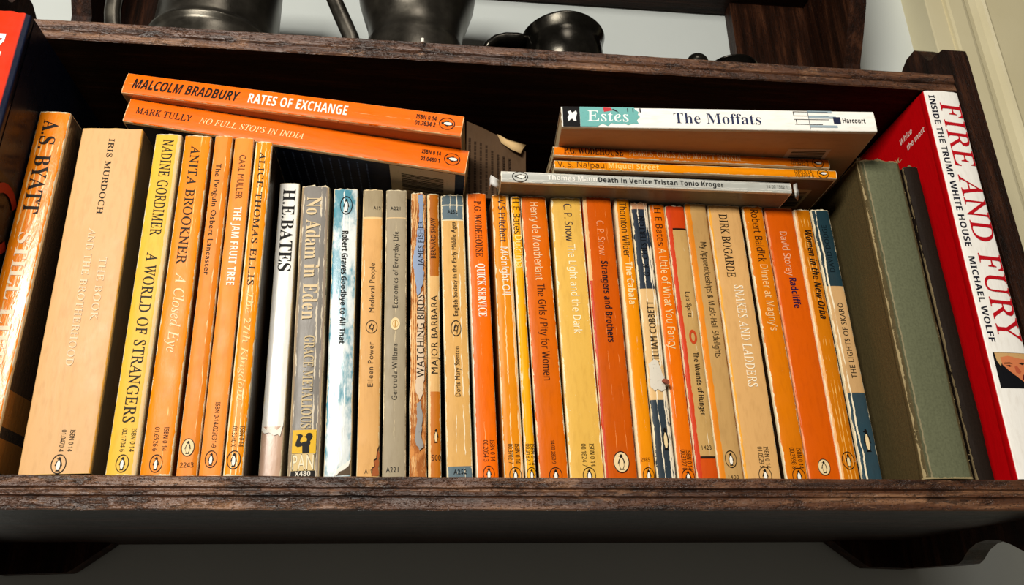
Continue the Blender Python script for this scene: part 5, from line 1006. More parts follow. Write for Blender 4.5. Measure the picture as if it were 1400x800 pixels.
FLAT = {'Mann': {'org': [226.1, 7.85, 183.4],
          'ex': [1.0, -0.0073, 0.0],
          'w': 7.6,
          'h': 184.48,
          'text': [('Thomas Mann', 'hb', 155.6, 125.0, 3.12, 0.16, '#f5f2ea'), ('Death in Venice Tristan Tonio Kroger', 'hb', 124.1, 44.3, 3.14, 0.0, '#191919'), ('14 00 1562 1', 'h', 16.2, 2.8, 2.12, 0.0, '#55544f')],
          'emblem': (172.8, 7.23, 9.91, 0.0, 'line0')},
 'Naip': {'org': [254.24, 1.16, 190.7],
          'ex': [0.9998, -0.0182, 0.0],
          'w': 6.0,
          'h': 180.25,
          'text': [('V. S. Naipaul', 'h', 178.3, 147.8, 3.66, 0.0, '#5a2e08'),
                   ('Miguel Street', 'hb', 146.5, 114.7, 3.67, 0.0, '#f8d070'),
                   ('ISBN 0 14', 'h', 27.7, 16.3, 2.13, 1.24, '#17120d'),
                   ('00.3302 5', 'h', 27.3, 15.3, 2.13, -1.55, '#17120d')],
          'emblem': (9.1, 6.41, 7.69, 0.0, 'line')},
 'Pearls': {'org': [249.91, -0.09, 197.4],
            'ex': [1.0, -0.0002, 0.0],
            'w': 6.4,
            'h': 176.83,
            'text': [('P.G. WODEHOUSE', 'sb', 170.4, 133.4, 4.47, 0.66, '#3a1206'),
                     ('PEARLS, GIRLS AND MONTY BODKIN', 's1', 129.7, 58.1, 4.24, 0.79, '#f6cf96'),
                     ('ISBN 0 14', 'h', 25.1, 14.0, 2.15, 1.32, '#17120d'),
                     ('00.3922 5', 'h', 25.1, 14.0, 2.15, -1.32, '#17120d')],
            'emblem': (7.7, 6.46, 7.76, 0.0, 'line')},
 'Moff': {'org': [265.25, -31.95, 208.25],
          'ex': [0.9982, -0.0603, 0.0],
          'w': 14.5,
          'h': 190.68,
          'text': [('Estes', 's1', 175.1, 150.6, 7.27, 0.44, '#eef6f2'), ('The Moffats', 'sr', 123.3, 70.5, 7.31, 0.0, '#2c3352'), ('Harcourt', 'hb', 20.3, 6.3, 3.15, 0.0, '#222')],
          'emblem': None},
 'Tully': {'org': [20.59, 2.51, 188.17],
           'ex': [0.99, -0.0243, -0.1391],
           'w': 16.3,
           'h': 204.94,
           'text': [('MARK TULLY', 's1', 199.3, 166.2, 4.24, 0.33, '#16100c'),
                    ('NO FULL STOPS IN INDIA', 'itu', 161.4, 99.1, 3.95, 0.0, '#fbe0a4'),
                    ('ISBN 0 14', 'hb', 27.9, 16.4, 2.61, 2.48, '#17120d'),
                    ('01.0480 1', 'hb', 27.9, 16.4, 2.61, -2.48, '#17120d')],
           'emblem': (9.2, 8.34, 9.78, 0.0, 'line')},
 'Brad': {'org': [16.98, -10.82, 204.48],
          'ex': [0.9881, -0.0678, -0.1382],
          'w': 14.3,
          'h': 204.11,
          'text': [('MALCOLM BRADBURY', 'hbi', 198.9, 134.6, 6.43, 0.0, '#120c08'),
                   ('RATES OF EXCHANGE', 'hb', 128.9, 69.3, 6.37, 0.0, '#fbf3e4'),
                   ('ISBN 0 14', 'hb', 28.3, 16.0, 2.88, 2.47, '#17120d'),
                   ('01.7634 2', 'hb', 28.3, 16.0, 2.88, -1.89, '#17120d')],
          'emblem': (9.4, 8.37, 9.66, 0.0, 'line')}}

# ------------------------------------------------------------------ setting: wall and door trim
bm = bmesh.new(); add_box(bm, -1.6, .4705, .178, .22, -1.0, 1.4)
structure(link('wall_back', bm, M_WALL))
bm = bmesh.new()
tp = [(.4702, .20), (.4702, .1475), (.4710, .1462), (.4870, .1462), (.4880, .1480), (.4895, .1482), (.4905, .1450), (.4920, .1432), (.5060, .1432), (.5085, .1440), (.5110, .1462), (.5150, .1500),
      (.5200, .1512), (.5260, .1495), (.5300, .1462), (.5325, .1452), (.5345, .1462), (.5352, .1500), (.5352, .1640), (.5420, .1640), (.5420, .20)]
extrude_profile(bm, tp, -1.0, 1.4, 'Z')
o = link('trim_1', bm, M_TRIM); structure(o)
bm = bmesh.new(); add_box(bm, .5421, 1.3, .1600, .20, -1.0, 1.4, .001)
structure(link('trim_2', bm, M_TRIM))

# ------------------------------------------------------------------ the hanging oak bookshelf
shelf = empty('wall_shelf', (0.045, .09, 0)); SO = Vector((0.045, .09, 0))
tag(shelf, 'dark oak hanging shelf with moulded front edges and shaped bracket feet', 'shelf')
def spart(name, bm, mat=M_WOOD, smooth=False):
    for v in bm.verts: v.co -= SO
    return link(name, bm, mat, shelf, smooth)
def board_profile(zt, th, y0=0.0, yb=.174, kind=0):
    if kind == 0:   # lower board: fillet, bead and flat divided by grooves
        g = [(0.0006, 0), (0, -.0006), (.0000, -.0052), (.0016, -.0060), (.0012, -.0068), (.0000, -.0074), (.0001, -.0092), (.0013, -.0099), (.0003, -.0106), (.0002, -.0158), (.0010, -.0166)]
    else:
        g = [(0.0008, 0), (0, -.0008), (.0000, -.0060), (.0004, -.0070), (.0016, -.0080), (.0005, -.0088), (.0002, -.0132), (.0010, -.0140)]
    s = th / (.0166 if kind == 0 else .014)
    return [(y0 + a, zt + b * s) for a, b in g] + [(yb, zt - th), (yb, zt)]
def wobble(amp, f=70):
    def j(co):
        if co.y < .01:
            q = Vector((co.x * f, co.z * 300, 0))
            co = co + Vector((0, noise.noise(q) * amp + noise.noise(q * 3.1) * amp * .6, noise.noise(q + Vector((5, 5, 5))) * amp * .8))
        return co
    return j
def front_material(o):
    """lighter rubbed oak on the faces that look forward, their lit look put into the colour"""
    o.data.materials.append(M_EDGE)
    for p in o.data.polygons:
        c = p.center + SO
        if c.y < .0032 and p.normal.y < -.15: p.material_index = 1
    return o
XL, XR = -.270, .352
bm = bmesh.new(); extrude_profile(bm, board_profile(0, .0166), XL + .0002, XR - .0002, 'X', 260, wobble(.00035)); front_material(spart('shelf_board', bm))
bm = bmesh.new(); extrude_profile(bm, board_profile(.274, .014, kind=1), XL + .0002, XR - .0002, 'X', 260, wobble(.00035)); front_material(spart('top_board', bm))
bm = bmesh.new(); add_box(bm, XL + .0002, XR - .0002, .164, .174, .0002, .2598); spart('back_panel', bm)
bm = bmesh.new(); add_box(bm, XL + .0002, XR - .0002, .062, .176, .477, .491, .001); spart('upper_board', bm)
SIDE = [(.0015, -.031), (.010, -.0345), (.022, -.037), (.035, -.037), (.045, -.034), (.055, -.029), (.064, -.0258), (.075, -.0245), (.086, -.0256), (.095, -.0290), (.103, -.0345), (.108, -.0366), (.122, -.0368),
        (.176, -.0355), (.176, .62), (.062, .62), (.066, .54), (.078, .46), (.090, .42), (.104, .395), (.116, .376), (.120, .352), (.112, .325), (.090, .311), (.066, .308), (.052, .311), (.046, .3155), (.040, .3188),
        (.030, .3190), (.0262, .3150), (.0225, .3070), (.0190, .3010), (.0160, .2990), (.012, .2992), (.003, .2975), (.0005, .2950), (.0, .2900), (.0, -.029)]
for x0, x1 in ((XR, XR + .0150), (XL - .0150, XL)):
    bm = bmesh.new(); extrude_profile(bm, SIDE, x0, x1, 'X', 2)
    bmesh.ops.bevel(bm, geom=[e for e in bm.edges if len(e.link_faces) == 2 and e.calc_face_angle(0) > 1.2], offset=.0009, segments=2, profile=.5, affect='EDGES')
    spart('side_panel', bm, M_WOODV)
for sgn, xe in ((1, XR), (-1, XL)):
    # small shaped brackets against the wall, below the lower board and above the top board
    bm = bmesh.new()
    for y in (.160, .174): pass
    X = lambda a: xe - sgn * (a + (.010 if sgn < 0 and a > .03 else 0))
    low = [(X(.0002), -.0168), (X(.058), -.0168), (X(.056), -.0185), (X(.036), -.0335), (X(.033), -.0350), (X(.0002), -.0362)]
    up = [(X(.0002), .2742), (X(.074), .2742), (X(.074), .477), (X(.0002), .477)]
    for nm, poly in (('lower_bracket', low), ('upper_bracket', up)):
        bm = bmesh.new()
        a = [bm.verts.new((x, .160, z)) for x, z in poly]; b = [bm.verts.new((x, .174, z)) for x, z in poly]
        bm.faces.new(a); bm.faces.new(list(reversed(b)))
        for k in range(len(poly)): bm.faces.new((a[k], b[k], b[(k + 1) % len(poly)], a[(k + 1) % len(poly)]))
        spart(nm, bm, M_WOODV)
bm = bmesh.new(); tube(bm, [(-.0087, -.0035, .2735), (-.0087, -.0030, .2710)], .0011, 8)
spart('pin', bm, flat('#e9e4da', .4))

# ------------------------------------------------------------------ pewter on the top board
ZT = .2742
def tankard():
    r = empty('pewter_tankard', (-.155, .062, ZT)); tag(r, 'largest dull grey pewter tankard with ridged foot ring, on the top board at left', 'tankard', None)
    bm = bmesh.new()
    lathe(bm, [(.0400, 0), (.0445, .0008), (.0452, .004), (.0448, .010), (.0438, .018), (.0432, .024), (.0436, .0265), (.0450, .0282), (.0452, .0300), (.0440, .0316), (.0424, .0325), (.0418, .036), (.0412, .060), (.0404, .11), (.0412, .113), (.0404, .116),
               (.0398, .150), (.0410, .153), (.0410, .156), (.0385, .156), (.0385, .006), (.0002, .006)], n=72, cap=False)
    bmesh.ops.remove_doubles(bm, verts=bm.verts[:], dist=1e-6)
    link('body', bm, M_PEW, r, True)
    bm = bmesh.new()
    pts = []
    for k in range(15):
        a = math.radians(96 + 168 * k / 14)
        pts.append((-.044 + math.cos(a) * .029 , -.004, .068 + math.sin(a) * .050))
    tube(bm, pts, .0055, 12, .75); link('handle', bm, M_PEW, r, True)
tankard()
def jug():
    r = empty('pewter_measure', (-.0150, .055, ZT)); tag(r, 'dark bellied pewter measure with spreading foot, between the largest tankard and the small bowl', 'measure', None)
    bm = bmesh.new()
    lathe(bm, [(.0340, 0), (.0392, .0006), (.0395, .004), (.0386, .014), (.0372, .026), (.0360, .0300), (.0356, .0330), (.0346, .0345), (.0336, .040), (.0334, .046), (.0345, .054), (.0378, .064), (.0418, .078), (.0436, .092), (.0430, .106), (.0390, .124), (.0345, .138), (.0330, .150),
               (.0360, .164), (.0340, .164), (.0315, .150), (.0300, .10), (.0300, .008), (.0002, .008)], n=64, cap=False)
    bmesh.ops.remove_doubles(bm, verts=bm.verts[:], dist=1e-6)
    link('body', bm, M_PEW, r, True)
    bm = bmesh.new()
    lathe(bm, [(.0338, .0620), (.0352, .0625), (.0352, .0632), (.0338, .0638)], n=48, cap=False)
    bm.free()
    bm = bmesh.new()   # strap handle running down and in to the foot
    pts = [(-.0392, .0, .006), (-.0420, .0, .030), (-.0460, .0, .046), (-.0545, .0, .066), (-.0620, .0, .084), (-.0660, .0, .104), (-.0640, .0, .128), (-.054, .0, .146), (-.0345, .0, .150)]
    tube(bm, pts, [.0052, .0055, .0058, .0058, .0056, .0054, .0052, .0050, .0048], 12, .6); link('handle', bm, M_PEW, r, True)
jug()
def bowl():
    r = empty('pewter_porringer', (.0915, .047, ZT)); tag(r, 'small round black pewter bowl with flared rim and one flat ear handle', 'bowl')
    bm = bmesh.new()
    lathe(bm, [(.0002, .0), (.0165, 0), (.0190, .0010), (.0200, .004), (.0250, .011), (.0278, .020), (.0286, .028), (.0284, .0345), (.0278, .0375), (.0280, .0400), (.0292, .0440), (.0300, .0468), (.0303, .0480), (.0298, .0486), (.0286, .0480), (.0262, .0440), (.0250, .036), (.0240, .024), (.016, .006), (.0002, .004)], n=64, cap=False)
    for v in bm.verts:   # slightly dented rim
        if v.co.z > .043: v.co.z += .0006 * math.sin(3 * math.atan2(v.co.y, v.co.x)); 
    link('bowl', bm, M_PEWD, r, True)
    bm = bmesh.new()
    pts = [(-.0255, 0, .0425), (-.034, 0, .0440), (-.042, 0, .0440), (-.049, 0, .0418), (-.0545, 0, .0370), (-.057, 0, .031)]
    tube(bm, pts, [.0050, .0050, .0048, .0046, .0042, .0030], 12, 1.7)
    link('ear_handle', bm, M_PEWD, r, True)
bowl()
def dish():
    r = empty('pewter_spoon_rest', (.2130, .040, ZT)); tag(r, 'low pewter dish with rounded thumbpiece, on the top board beside the right upper bracket', 'dish')
    bm = bmesh.new()
    lathe(bm, [(.0002, 0), (.010, 0), (.012, .001), (.0110, .006), (.012, .012), (.015, .0200), (.0180, .0232), (.0186, .0240), (.0182, .0246), (.015, .022), (.010, .014), (.0002, .012)], n=48, cap=False)
    link('bowl', bm, M_PEWD, r, True)
    bm = bmesh.new()
    bmesh.ops.create_uvsphere(bm, u_segments=20, v_segments=12, radius=.0075)
    for v in bm.verts: v.co = Vector((v.co.x * 1.05 - .0245, v.co.y * .8, v.co.z * .95 + .0300))
    link('thumbpiece', bm, M_PEWD, r, True)
dish()

# ------------------------------------------------------------------ upright books
O1, O2, O3 = '#ee7a12', '#e8690f', '#f0881c'
ST = 'paperbacks standing along the shelf'
STY = {
 'Red': dict(d=.165, hard=True, base='#dd3517', side='#10172c', sidebands=[(0, '#22140c'), (120, '#1c1410'), (150, '#10172c')], rough=.28, grime=.05, wear=0, bulge=.0022, lab='tall hardback with glossy red spine and navy cover, far left end of shelf'),
 'Byatt': dict(d=.129, spec=.5, base='#f08408', side='#4a3c33', sidebands=[(0, '#a8763a'), (16, '#3a3434'), (22, '#a8763a'), (40, '#4a3c33')], rough=.24, grime=.12, creases=[(-5.5, .5, .5), (-2.8, .35, .8), (.3, .5, .6), (3, .4, .7), (6, .4, .4)], crease_col='#f4c684', spots=.02, bumpk=.7, lab='orange paperback with glossy cracked spine, leaning beside the tall red and navy hardback'),
 'Murdoch': dict(d=.129, right=[(16.1, 17, 0, 200, '#d89a3c')], base='#dcae78', side='#75654f', rough=.4, grime=.35, stain='#c58f58', wearcol='#e0b46c', wear=.0003, lab='thickest upright paperback, beige spine with small black capitals and faint pale title'),
 'Gordimer': dict(d=.129, base='#eab93c', side='#93836a', rough=.4, grime=.25, stain='#c8912c', right=[(5.2, 8, 0, 200, '#e8c48c')], lab='yellow paperback with tall narrow black lettering, right of the thickest beige one'),
 'Brookner': dict(d=.129, base='#f08a08', side='#8a4a14', rough=.34, creases=[(2.6, .35, .55), (4.5, .2, .3)], crease_col='#f7c070', lab='orange paperback with black capitals and white italic title, right of the yellow one'),
 'Osbert': dict(d=.129, base='#ea8c34', side='#80451a', rough=.42, right=[(2.4, 6, 0, 200, '#d97a10')], creases=[(2.3, .25, .5)], crease_col='#f5c890', wear=.0004, lab='slim dull orange paperback with pale oval emblem above a four digit number'),
 'Jam': dict(d=.129, base='#f29034', side='#80451a', rough=.4, wear=.0004, wearcol='#f3c79a', lab='light orange paperback with bold white narrow title running down mid spine'),
 'Ellis': dict(d=.129, base='#ee9008', side='#332a20', rough=.34, creases=[(-1, .3, .7), (1.4, .35, .6), (3.2, .2, .4)], crease_col='#f8e0a8', left=[(-5, -3.9, 0, 200, '#f4dcae')], lab='narrow creased orange paperback, rightmost of the taller group at left, before the black gap'),
 'Bates': dict(d=.111, base='#c9a58c', spec=.6, bands=[(28.6, '#f2efe6')], side='#b8ab94', rough=.26, grime=.2, spots=.0, stain='#b79c7c', lab='white spined paperback with large black capitals and a peeled pinkish foot'),
 'Adam': dict(d=.111, base='#85807a', side='#8b7b66', rough=.3, grime=.2, creases=[(3.8, .5, .7), (-6.5, .4, .5), (6.3, .3, .6)], crease_col='#d9ccb4', right=[(6.6, 9, 0, 200, '#a59482')], left=[(-9, -6.8, 0, 200, '#a08c74')], jit=.0004, corner=.0022, lab='grey paperback with tall cream lettering and small yellow panel near its foot'),
 'Graves': dict(d=.111, spec=.6, base='#e6ecea', mott=('#4f93a6', 55, .44, .60), side='#8a8f8a', rough=.22, grime=.12, creases=[(-.8, .5, .95), (2.6, .3, .5)], crease_col='#eef0ea', jit=.0003, spots=.03, lab='pale blue and white marbled paperback with glossy creased spine and torn foot'),
 'Medieval': dict(d=.111, base='#dba764', bands=[(10.2, '#dca866'), (158, '#e9c48a'), (159, '#a59474')], side='#a78454', grime=.3, rough=.5, creases=[(-4.5, .2, .3)], wearcol='#ecd2a2', lab='plain tan paperback with greyish band at top and torn lower right corner of spine'),
 'Econ': dict(d=.111, base='#a2947a', bands=[(159, '#d8b98a'), (160, '#a2947a')], side='#8f8168', rough=.45, creases=[(0, .22, .5)], crease_col='#d2bf98', wear=.0005, lab='greyish tan paperback with a round cream emblem at mid spine'),
 'Birds': dict(d=.111, base='#a8622c', side='#9c7448', rough=.7, grime=.5, stain='#4a2c14', creases=[(-3.4, .5, .8), (-2.2, .4, .9), (-1, .3, .8), (3.4, .4, .7)], crease_col='#e2b277', spots=.08, jit=.0006, bumpk=1.0, mott=('#d08a4a', 200, .5, .6), lab='tattered brown paperback with spine peeled down to its folded sections'),
 'Barbara': dict(d=.111, base='#c06e18', bands=[(51, '#dcae6c'), (122, '#b0620f')], side='#b28c58', rough=.42, left=[(-4, -2.1, 0, 180, '#ecc995')], grime=.15, lab='narrow cream paperback with brown bands at head and foot of its spine'),
 'English': dict(d=.111, base='#5e7078', bands=[(9.7, '#dcaa60'), (159.5, '#e8dcb8'), (160.4, '#5f717a'), (170, '#e8dcb8'), (170.8, '#52646c')], side='#9aa09a', rough=.45, creases=[(-1.3, .25, .5), (3, .3, .7)], wear=.0009, jit=.0003, lab='cream paperback with grey blue bands at head and foot of its spine'),
 'Quick': dict(d=.111, base='#f06c02', side='#e9dfcf', rough=.36, grime=.08, creases=[(-.6, .16, .5)], crease_col='#f8b070', wear=.0003, left=[(-7, -5.3, 0, 180, '#efe3d0')], lab='bright orange paperback with white left edge, right of the cream one with grey blue bands'),
 'Pritchett': dict(d=.111, base='#e68c10', side='#b8712a', rough=.36, creases=[(-.6, .35, .9), (3.8, .4, .9)], crease_col='#f4cf98', right=[(4, 6, 0, 180, '#f0b070')], wear=.0008, lab='amber paperback with long pale cracks running down its spine'),
 'Dulcima': dict(d=.111, base='#f8ac0c', side='#8a5a20', rough=.36, creases=[(-2.0, .3, .5)], wear=.0008, lab='thinnest upright paperback, yellow orange spine with pale yellow title'),
 'Month': dict(d=.111, base='#da6603', side='#6c3210', rough=.36, wear=.0007, lab='deep orange paperback right of the thinnest yellow orange one'),
 'Snow': dict(d=.111, base='#e6b654', side='#c88a30', rough=.38, grime=.3, stain='#d99c34', spots=.05, wear=.0010, wearcol='#f6e6bc', lab='pale yellow paperback with scuffed spine and whitish title'),
 'Strangers': dict(d=.111, base='#cc5605', side='#b83a0c', rough=.32, creases=[(-1.5, .15, .4), (4.5, .15, .4)], crease_col='#f09048', left=[(-10, -7.0, 122, 180, '#e6b478'), (-10, -7.4, 0, 122, '#c83a10')], wear=.0004, lab='dark orange paperback with bold black title, cream patch on its upper left edge'),
 'Wilder': dict(d=.111, base='#ee9008', side='#e8c494', rough=.36, left=[(-6, -3.5, 0, 180, '#f0d0a0')], creases=[(1.2, .15, .4)], wear=.0004, lab='narrow amber paperback with pale left edge, beside the torn navy and cream one'),
 'Cobbett': dict(d=.111, base='#2f3b44', bands=[(48, '#dfb77c'), (118, '#2a3440'), (173, '#c9936a')], side='#1c2024', rough=.4, creases=[(-1.2, .35, .8), (3.2, .5, .95), (4.5, .6, .9)], crease_col='#f2e4c8', spots=.02, wear=.0008, jit=.0004, lab='torn paperback with navy bands at head and foot and cream middle'),
 'Fancy': dict(d=.111, base='#ec7204', side='#e9d8b6', rough=.36, left=[(-7, -4.5, 0, 180, '#f2d4a8')], creases=[(-2.5, .15, .4)], wear=.0006, lab='orange paperback with long cream title, right of the torn navy and cream one'),
 'Wounds': dict(d=.111, base='#d2500e', bands=[(15, '#2a1a10'), (16, '#c79f60'), (159.5, '#2a1408'), (160.6, '#cf4210')], side='#c4330c', rough=.4, left=[(-7, -3.4, 0, 180, '#cc3a0c')], grime=.3, creases=[(2.5, .2, .4)], wear=.0004, lab='tan paperback with red left side and red oval mark on its spine'),
 'Apprent': dict(d=.111, base='#c69c60', side='#d98a2c', rough=.42, left=[(-8, -3.6, 0, 180, '#e58616')], grime=.4, wear=.0004, lab='tan paperback with orange left edge and one long line of small black lettering'),
 'Bogarde': dict(d=.111, base='#dcab6c', side='#e0a040', rough=.36, left=[(-11, -9.2, 0, 180, '#eda634')], grime=.3, stain='#c88c48', wear=.0005, lab='widest pale cream paperback in the right half, yellow left edge, small black capitals'),
 'Baldick': dict(d=.111, base='#dc7806', side='#2a1a0c', rough=.38, grime=.2, spots=.02, wear=.0008, lab='amber paperback right of the widest pale cream one, narrow black gap between'),
 'Storey': dict(d=.111, base='#d65a04', side='#b83a10', rough=.36, grime=.12, wear=.0005, wearcol='#f0a070', lab='plain reddish orange paperback with pale oval emblem at its foot, right half of the shelf'),
 'Orba': dict(d=.111, base='#cc7408', side='#d8a060', rough=.36, grime=.3, left=[(-6, -4.0, 0, 180, '#edb070')], creases=[(0, .3, .6), (2.6, .25, .5), (-1.8, .2, .5)], crease_col='#f0b864', spots=.04, lab='scratched brown orange paperback with bold slanted black lettering'),
 'Skaro': dict(d=.111, base='#2b4550', bands=[(55, '#d0a670'), (123.7, '#1f3942')], side='#1c2a30', rough=.42, creases=[(-3.6, .5, 1.2)], crease_col='#efe0c0', wear=.0007, lab='navy and cream banded paperback standing against the green clothbound book'),
 'Green': dict(d=.140, hard=True, cloth=True, base='#666950', side='#54482c', rough=.72, grime=.4, stain='#4a4c36', left=[(-14.5, -12.4, 0, 210, '#9f9270'), (-12.4, -11.0, 0, 210, '#55563e'), (-11.0, -10.2, 0, 210, '#8a8062'), (13.0, 14.5, 0, 210, '#94886a')], wear=.0012, wearcol='#9c8c66', bulge=.0014, corner=.0024, jit=.0005, lab='faded green clothbound hardback with frayed pale spine edges'),
 'Dark': dict(d=.135, hard=True, cloth=True, base='#1f150e', side='#1c130d', rough=.7, grime=.3, stain='#1c1612', wear=.0003, wearcol='#7a6a4c', bulge=.0008, jit=.0005, lab='dark brown clothbound book squeezed between the faded green and the red and white hardbacks'),
 'FF': dict(d=.156, hard=True, base='#f2efe8', side='#c2060e', rough=.3, grime=.04, wear=0, left=[], bulge=.0009, corner=.0013, lab='tall hardback with white spine, red cover and large red capitals, at the right end'),
}
mats_cache = {}
BK = {}
seed = 0
for key, dta in UP.items():
    s = STY[key]; seed += 1
    w, h = dta['w'] / 1000, dta['h'] / 1000
    x, y, z = [v / 1000 for v in dta['pos']]
    kw = {k: s[k] for k in ('bands', 'side', 'sidebands', 'left', 'wear', 'creases', 'crease_col', 'rough', 'grime', 'spots', 'cloth', 'wearcol', 'mott', 'stain', 'bumpk', 'spec') if k in s}
    if 'right' in s: kw['left'] = list(kw.get('left', [])) + s['right']
    mat = cover_mat('cover_print', w, h, s['base'], seed=seed, **kw)
    mw = Matrix.Translation((x, y, z + .00005)) @ Matrix.Rotation(math.radians(dta['lean']), 4, 'Y')
    hard = s.get('hard', False)
    root, plane, prof = make_book('hardback_book' if hard else 'paperback_book', w, h, s['d'], mat, mw, s['lab'], ST if not hard else 'hardbacks standing at the shelf ends', hard=hard,
                                  bulge=s.get('bulge', .0005), jit=s.get('jit', .00012), seed=seed, corner=s.get('corner', .0010))
    BK[key] = (root, plane, prof, w, h)
    for i, (t, st, za, zb, cap, off, col) in enumerate(dta['text']):
        nm = 'catalogue_number' if (cap < 3.2 and ('ISBN' in t or t[:1].isdigit())) else ('author_lettering' if i == 0 else 'title_lettering')
        place_text(nm, t, st, (off / 1000, za / 1000), (off / 1000, zb / 1000), cap / 1000, plane, root, col)
    if dta['emblem']:
        cz, ew, eh, off, kind = dta['emblem']
        emblem(root, off / 1000, cz / 1000, ew / 1000, eh / 1000, kind, plane)

def htext(key, s, style, xc, zc, wid, cap, col, name='catalogue_number'):
    root, plane, prof, w, h = BK[key]
    place_text(name, s, style, ((xc - wid / 2) / 1000, zc / 1000), ((xc + wid / 2) / 1000, zc / 1000), cap / 1000, plane, root, col)
def grid_decal(key, name, x0, x1, z0, z1, color, lift=.00006, n=8):
    root, plane, prof, w, h = BK[key]
    bm = bmesh.new()
    vs = [[bm.verts.new(plane((x0 + (x1 - x0) * i / n) / 1000, z / 1000, lift)) for z in (z0, z1)] for i in range(n + 1)]
    for a, b in zip(vs, vs[1:]): bm.faces.new((a[0], b[0], b[1], a[1]))
    return link(name, bm, flat(color), root)
JAG = random.Random(21)
def jagged(pts, step=1.1, amp=.38):
    out = []
    for k, p in enumerate(pts):
        q = pts[(k + 1) % len(pts)]; L = math.hypot(q[0] - p[0], q[1] - p[1]); n = max(1, int(L / step))
        for i in range(n):
            f = i / n; j = amp if i else amp * .3
            out.append((p[0] + (q[0] - p[0]) * f + JAG.uniform(-j, j) * .8, p[1] + (q[1] - p[1]) * f + JAG.uniform(-j, j)))
    return out
def shape(key, name, pts, color, lift=.0001):
    root, plane, prof, w, h = BK[key]
    if name in ('torn_patch', 'spine_remnant'): pts = jagged(pts, 1.4, .42)
    return decal(root, name, pts, color, plane, lift)

htext('Osbert', '2243', 'h', -.2, 5.6, 6.5, 2.3, '#2a140a')
htext('Wilder', '2985', 'h', -.6, 14.0, 5, 2.0, '#5a2c08')
htext('Medieval', 'A19', 's', 2.6, 165.8, 4.2, 2.4, '#2c2318'); htext('Medieval', 'A19', 's', .4, 6.6, 4.2, 2.4, '#2c2318')
htext('Econ', 'A221', 's', -.6, 166.2, 6, 2.4, '#20201c'); htext('Econ', 'A221', 's', -1, 7.6, 6.6, 2.8, '#20201c')
htext('English', 'A252', 's', -.2, 166.0, 6, 2.4, '#14181a'); htext('English', 'A252', 's', 0, 6.8, 7, 2.6, '#14181a')
htext('Barbara', '500', 's', .8, 14.4, 5, 3.2, '#3a1c06')
htext('Wounds', '1423', 's', 1.0, 21.5, 5.6, 2.4, '#2c2012')
htext('Apprent', '1400', 's', 1.0, 4.9, 6, 2.4, '#2c2012')
# torn corner of the tan book, showing the sections
shape('Medieval', 'torn_patch', [(2.2, 4), (5.7, 4), (5.8, 19), (5.0, 17.5), (4.6, 13), (3.2, 12.4), (3.6, 8.6), (2.4, 8)], '#a0562a')
shape('Medieval', 'torn_edge', [(2.0, 4), (2.3, 4), (2.5, 8.0), (3.8, 8.6), (3.4, 12.1), (4.8, 12.8), (5.2, 17.2), (5.9, 19.2), (5.8, 20.4), (4.8, 17.8), (4.3, 13.4), (3.0, 12.6), (3.3, 9.0), (2.1, 8.4)], '#1a120c', .00014)
# yellow panel, drinking figure and publisher's box on the grey book
grid_decal('Adam', 'publisher_panel', -6.3, 6.1, 15.1, 27.6, '#e2b32c')
FIG = [(-.8, 15.2), (2.9, 15.2), (2.8, 19), (3.3, 20.5), (3.0, 21.4), (3.9, 22.6), (4.3, 24.0), (4.0, 25.2), (3.0, 25.9), (1.6, 25.8), (1.0, 25.0), (.9, 24.2), (-.2, 24.0), (.2, 23.6), (1.0, 23.3), (1.4, 22.4), (1.2, 21.4),
       (-.2, 21.2), (-1.6, 20.6), (-2.2, 21.6), (-1.6, 23.2), (-.9, 23.9), (-1.0, 24.9), (-2.4, 25.4), (-4.4, 25.0), (-3.3, 24.4), (-3.5, 23.2), (-4.4, 21.0), (-4.6, 19.2), (-3.4, 18.4), (-1.8, 18.6), (-1.0, 19.0)]
shape('Adam', 'drinking_figure', FIG, '#14110e', .00012)
grid_decal('Adam', 'publisher_box', -6.3, 5.9, 5.9, 14.9, '#d8bd84')
htext('Adam', 'PAN', 's', -.2, 10.4, 11.4, 8.6, '#3a3026', 'publisher_lettering'); 
r_ = BK['Adam']; place_text('publisher_lettering', 'PAN', 's', (-.0056, .01045), (.0052, .01045), .0078, lambda a, b, l: r_[1](a, b, .00020), r_[0], '#f0e2c0')
grid_decal('Adam', 'number_box', -6.3, 5.9, 2.2, 5.7, '#17130f')
htext('Adam', 'X480', 'hb', -.2, 4.3, 8, 2.4, '#e4dccb')
# white spine torn away at its foot
shape('Bates', 'torn_edge', [(-5.6, 33), (-5.5, 27.0), (-4.0, 25.4), (-1.5, 25.8), (1.0, 24.2), (3.0, 24.9), (4.2, 23.8), (5.4, 30), (5.4, 33), (4.6, 29.2), (2.5, 27.2), (0, 28.4), (-3, 27.4), (-5, 29.2)], '#f4eee0', .00035)
# blue remains of the printed spine on the tattered book
for pts, c in (([(-.6, 176), (2.2, 177), (3.0, 170), (2.4, 160), (3.2, 150), (2.8, 138), (3.0, 120), (1.4, 112), (-.4, 108), (-1.4, 116), (-2.6, 124), (-3.4, 130), (-2.8, 138), (-1.4, 142), (-.8, 152), (.4, 160), (.2, 168)], '#8d9db8'),
               ([(-.4, 108), (2.6, 112), (3.4, 96), (3.0, 80), (3.5, 62), (2.6, 50), (.8, 46), (-1.6, 52), (-.8, 66), (-1.2, 80), (-.6, 94)], '#d9c0a2'),
               ([(-1, 44), (1.4, 46), (2.4, 36), (1.6, 26), (3.0, 20), (.6, 18), (-2.0, 24), (-.6, 34)], '#96938f')):
    shape('Birds', 'spine_remnant', pts, c, .00025)
for key_ in ('Birds',):
    rr = BK['Birds']; dta = UP['Birds']
    for o in list(rr[0].children):
        if 'lettering' in o.name:
            for v in o.data.vertices: v.co.y -= .00035
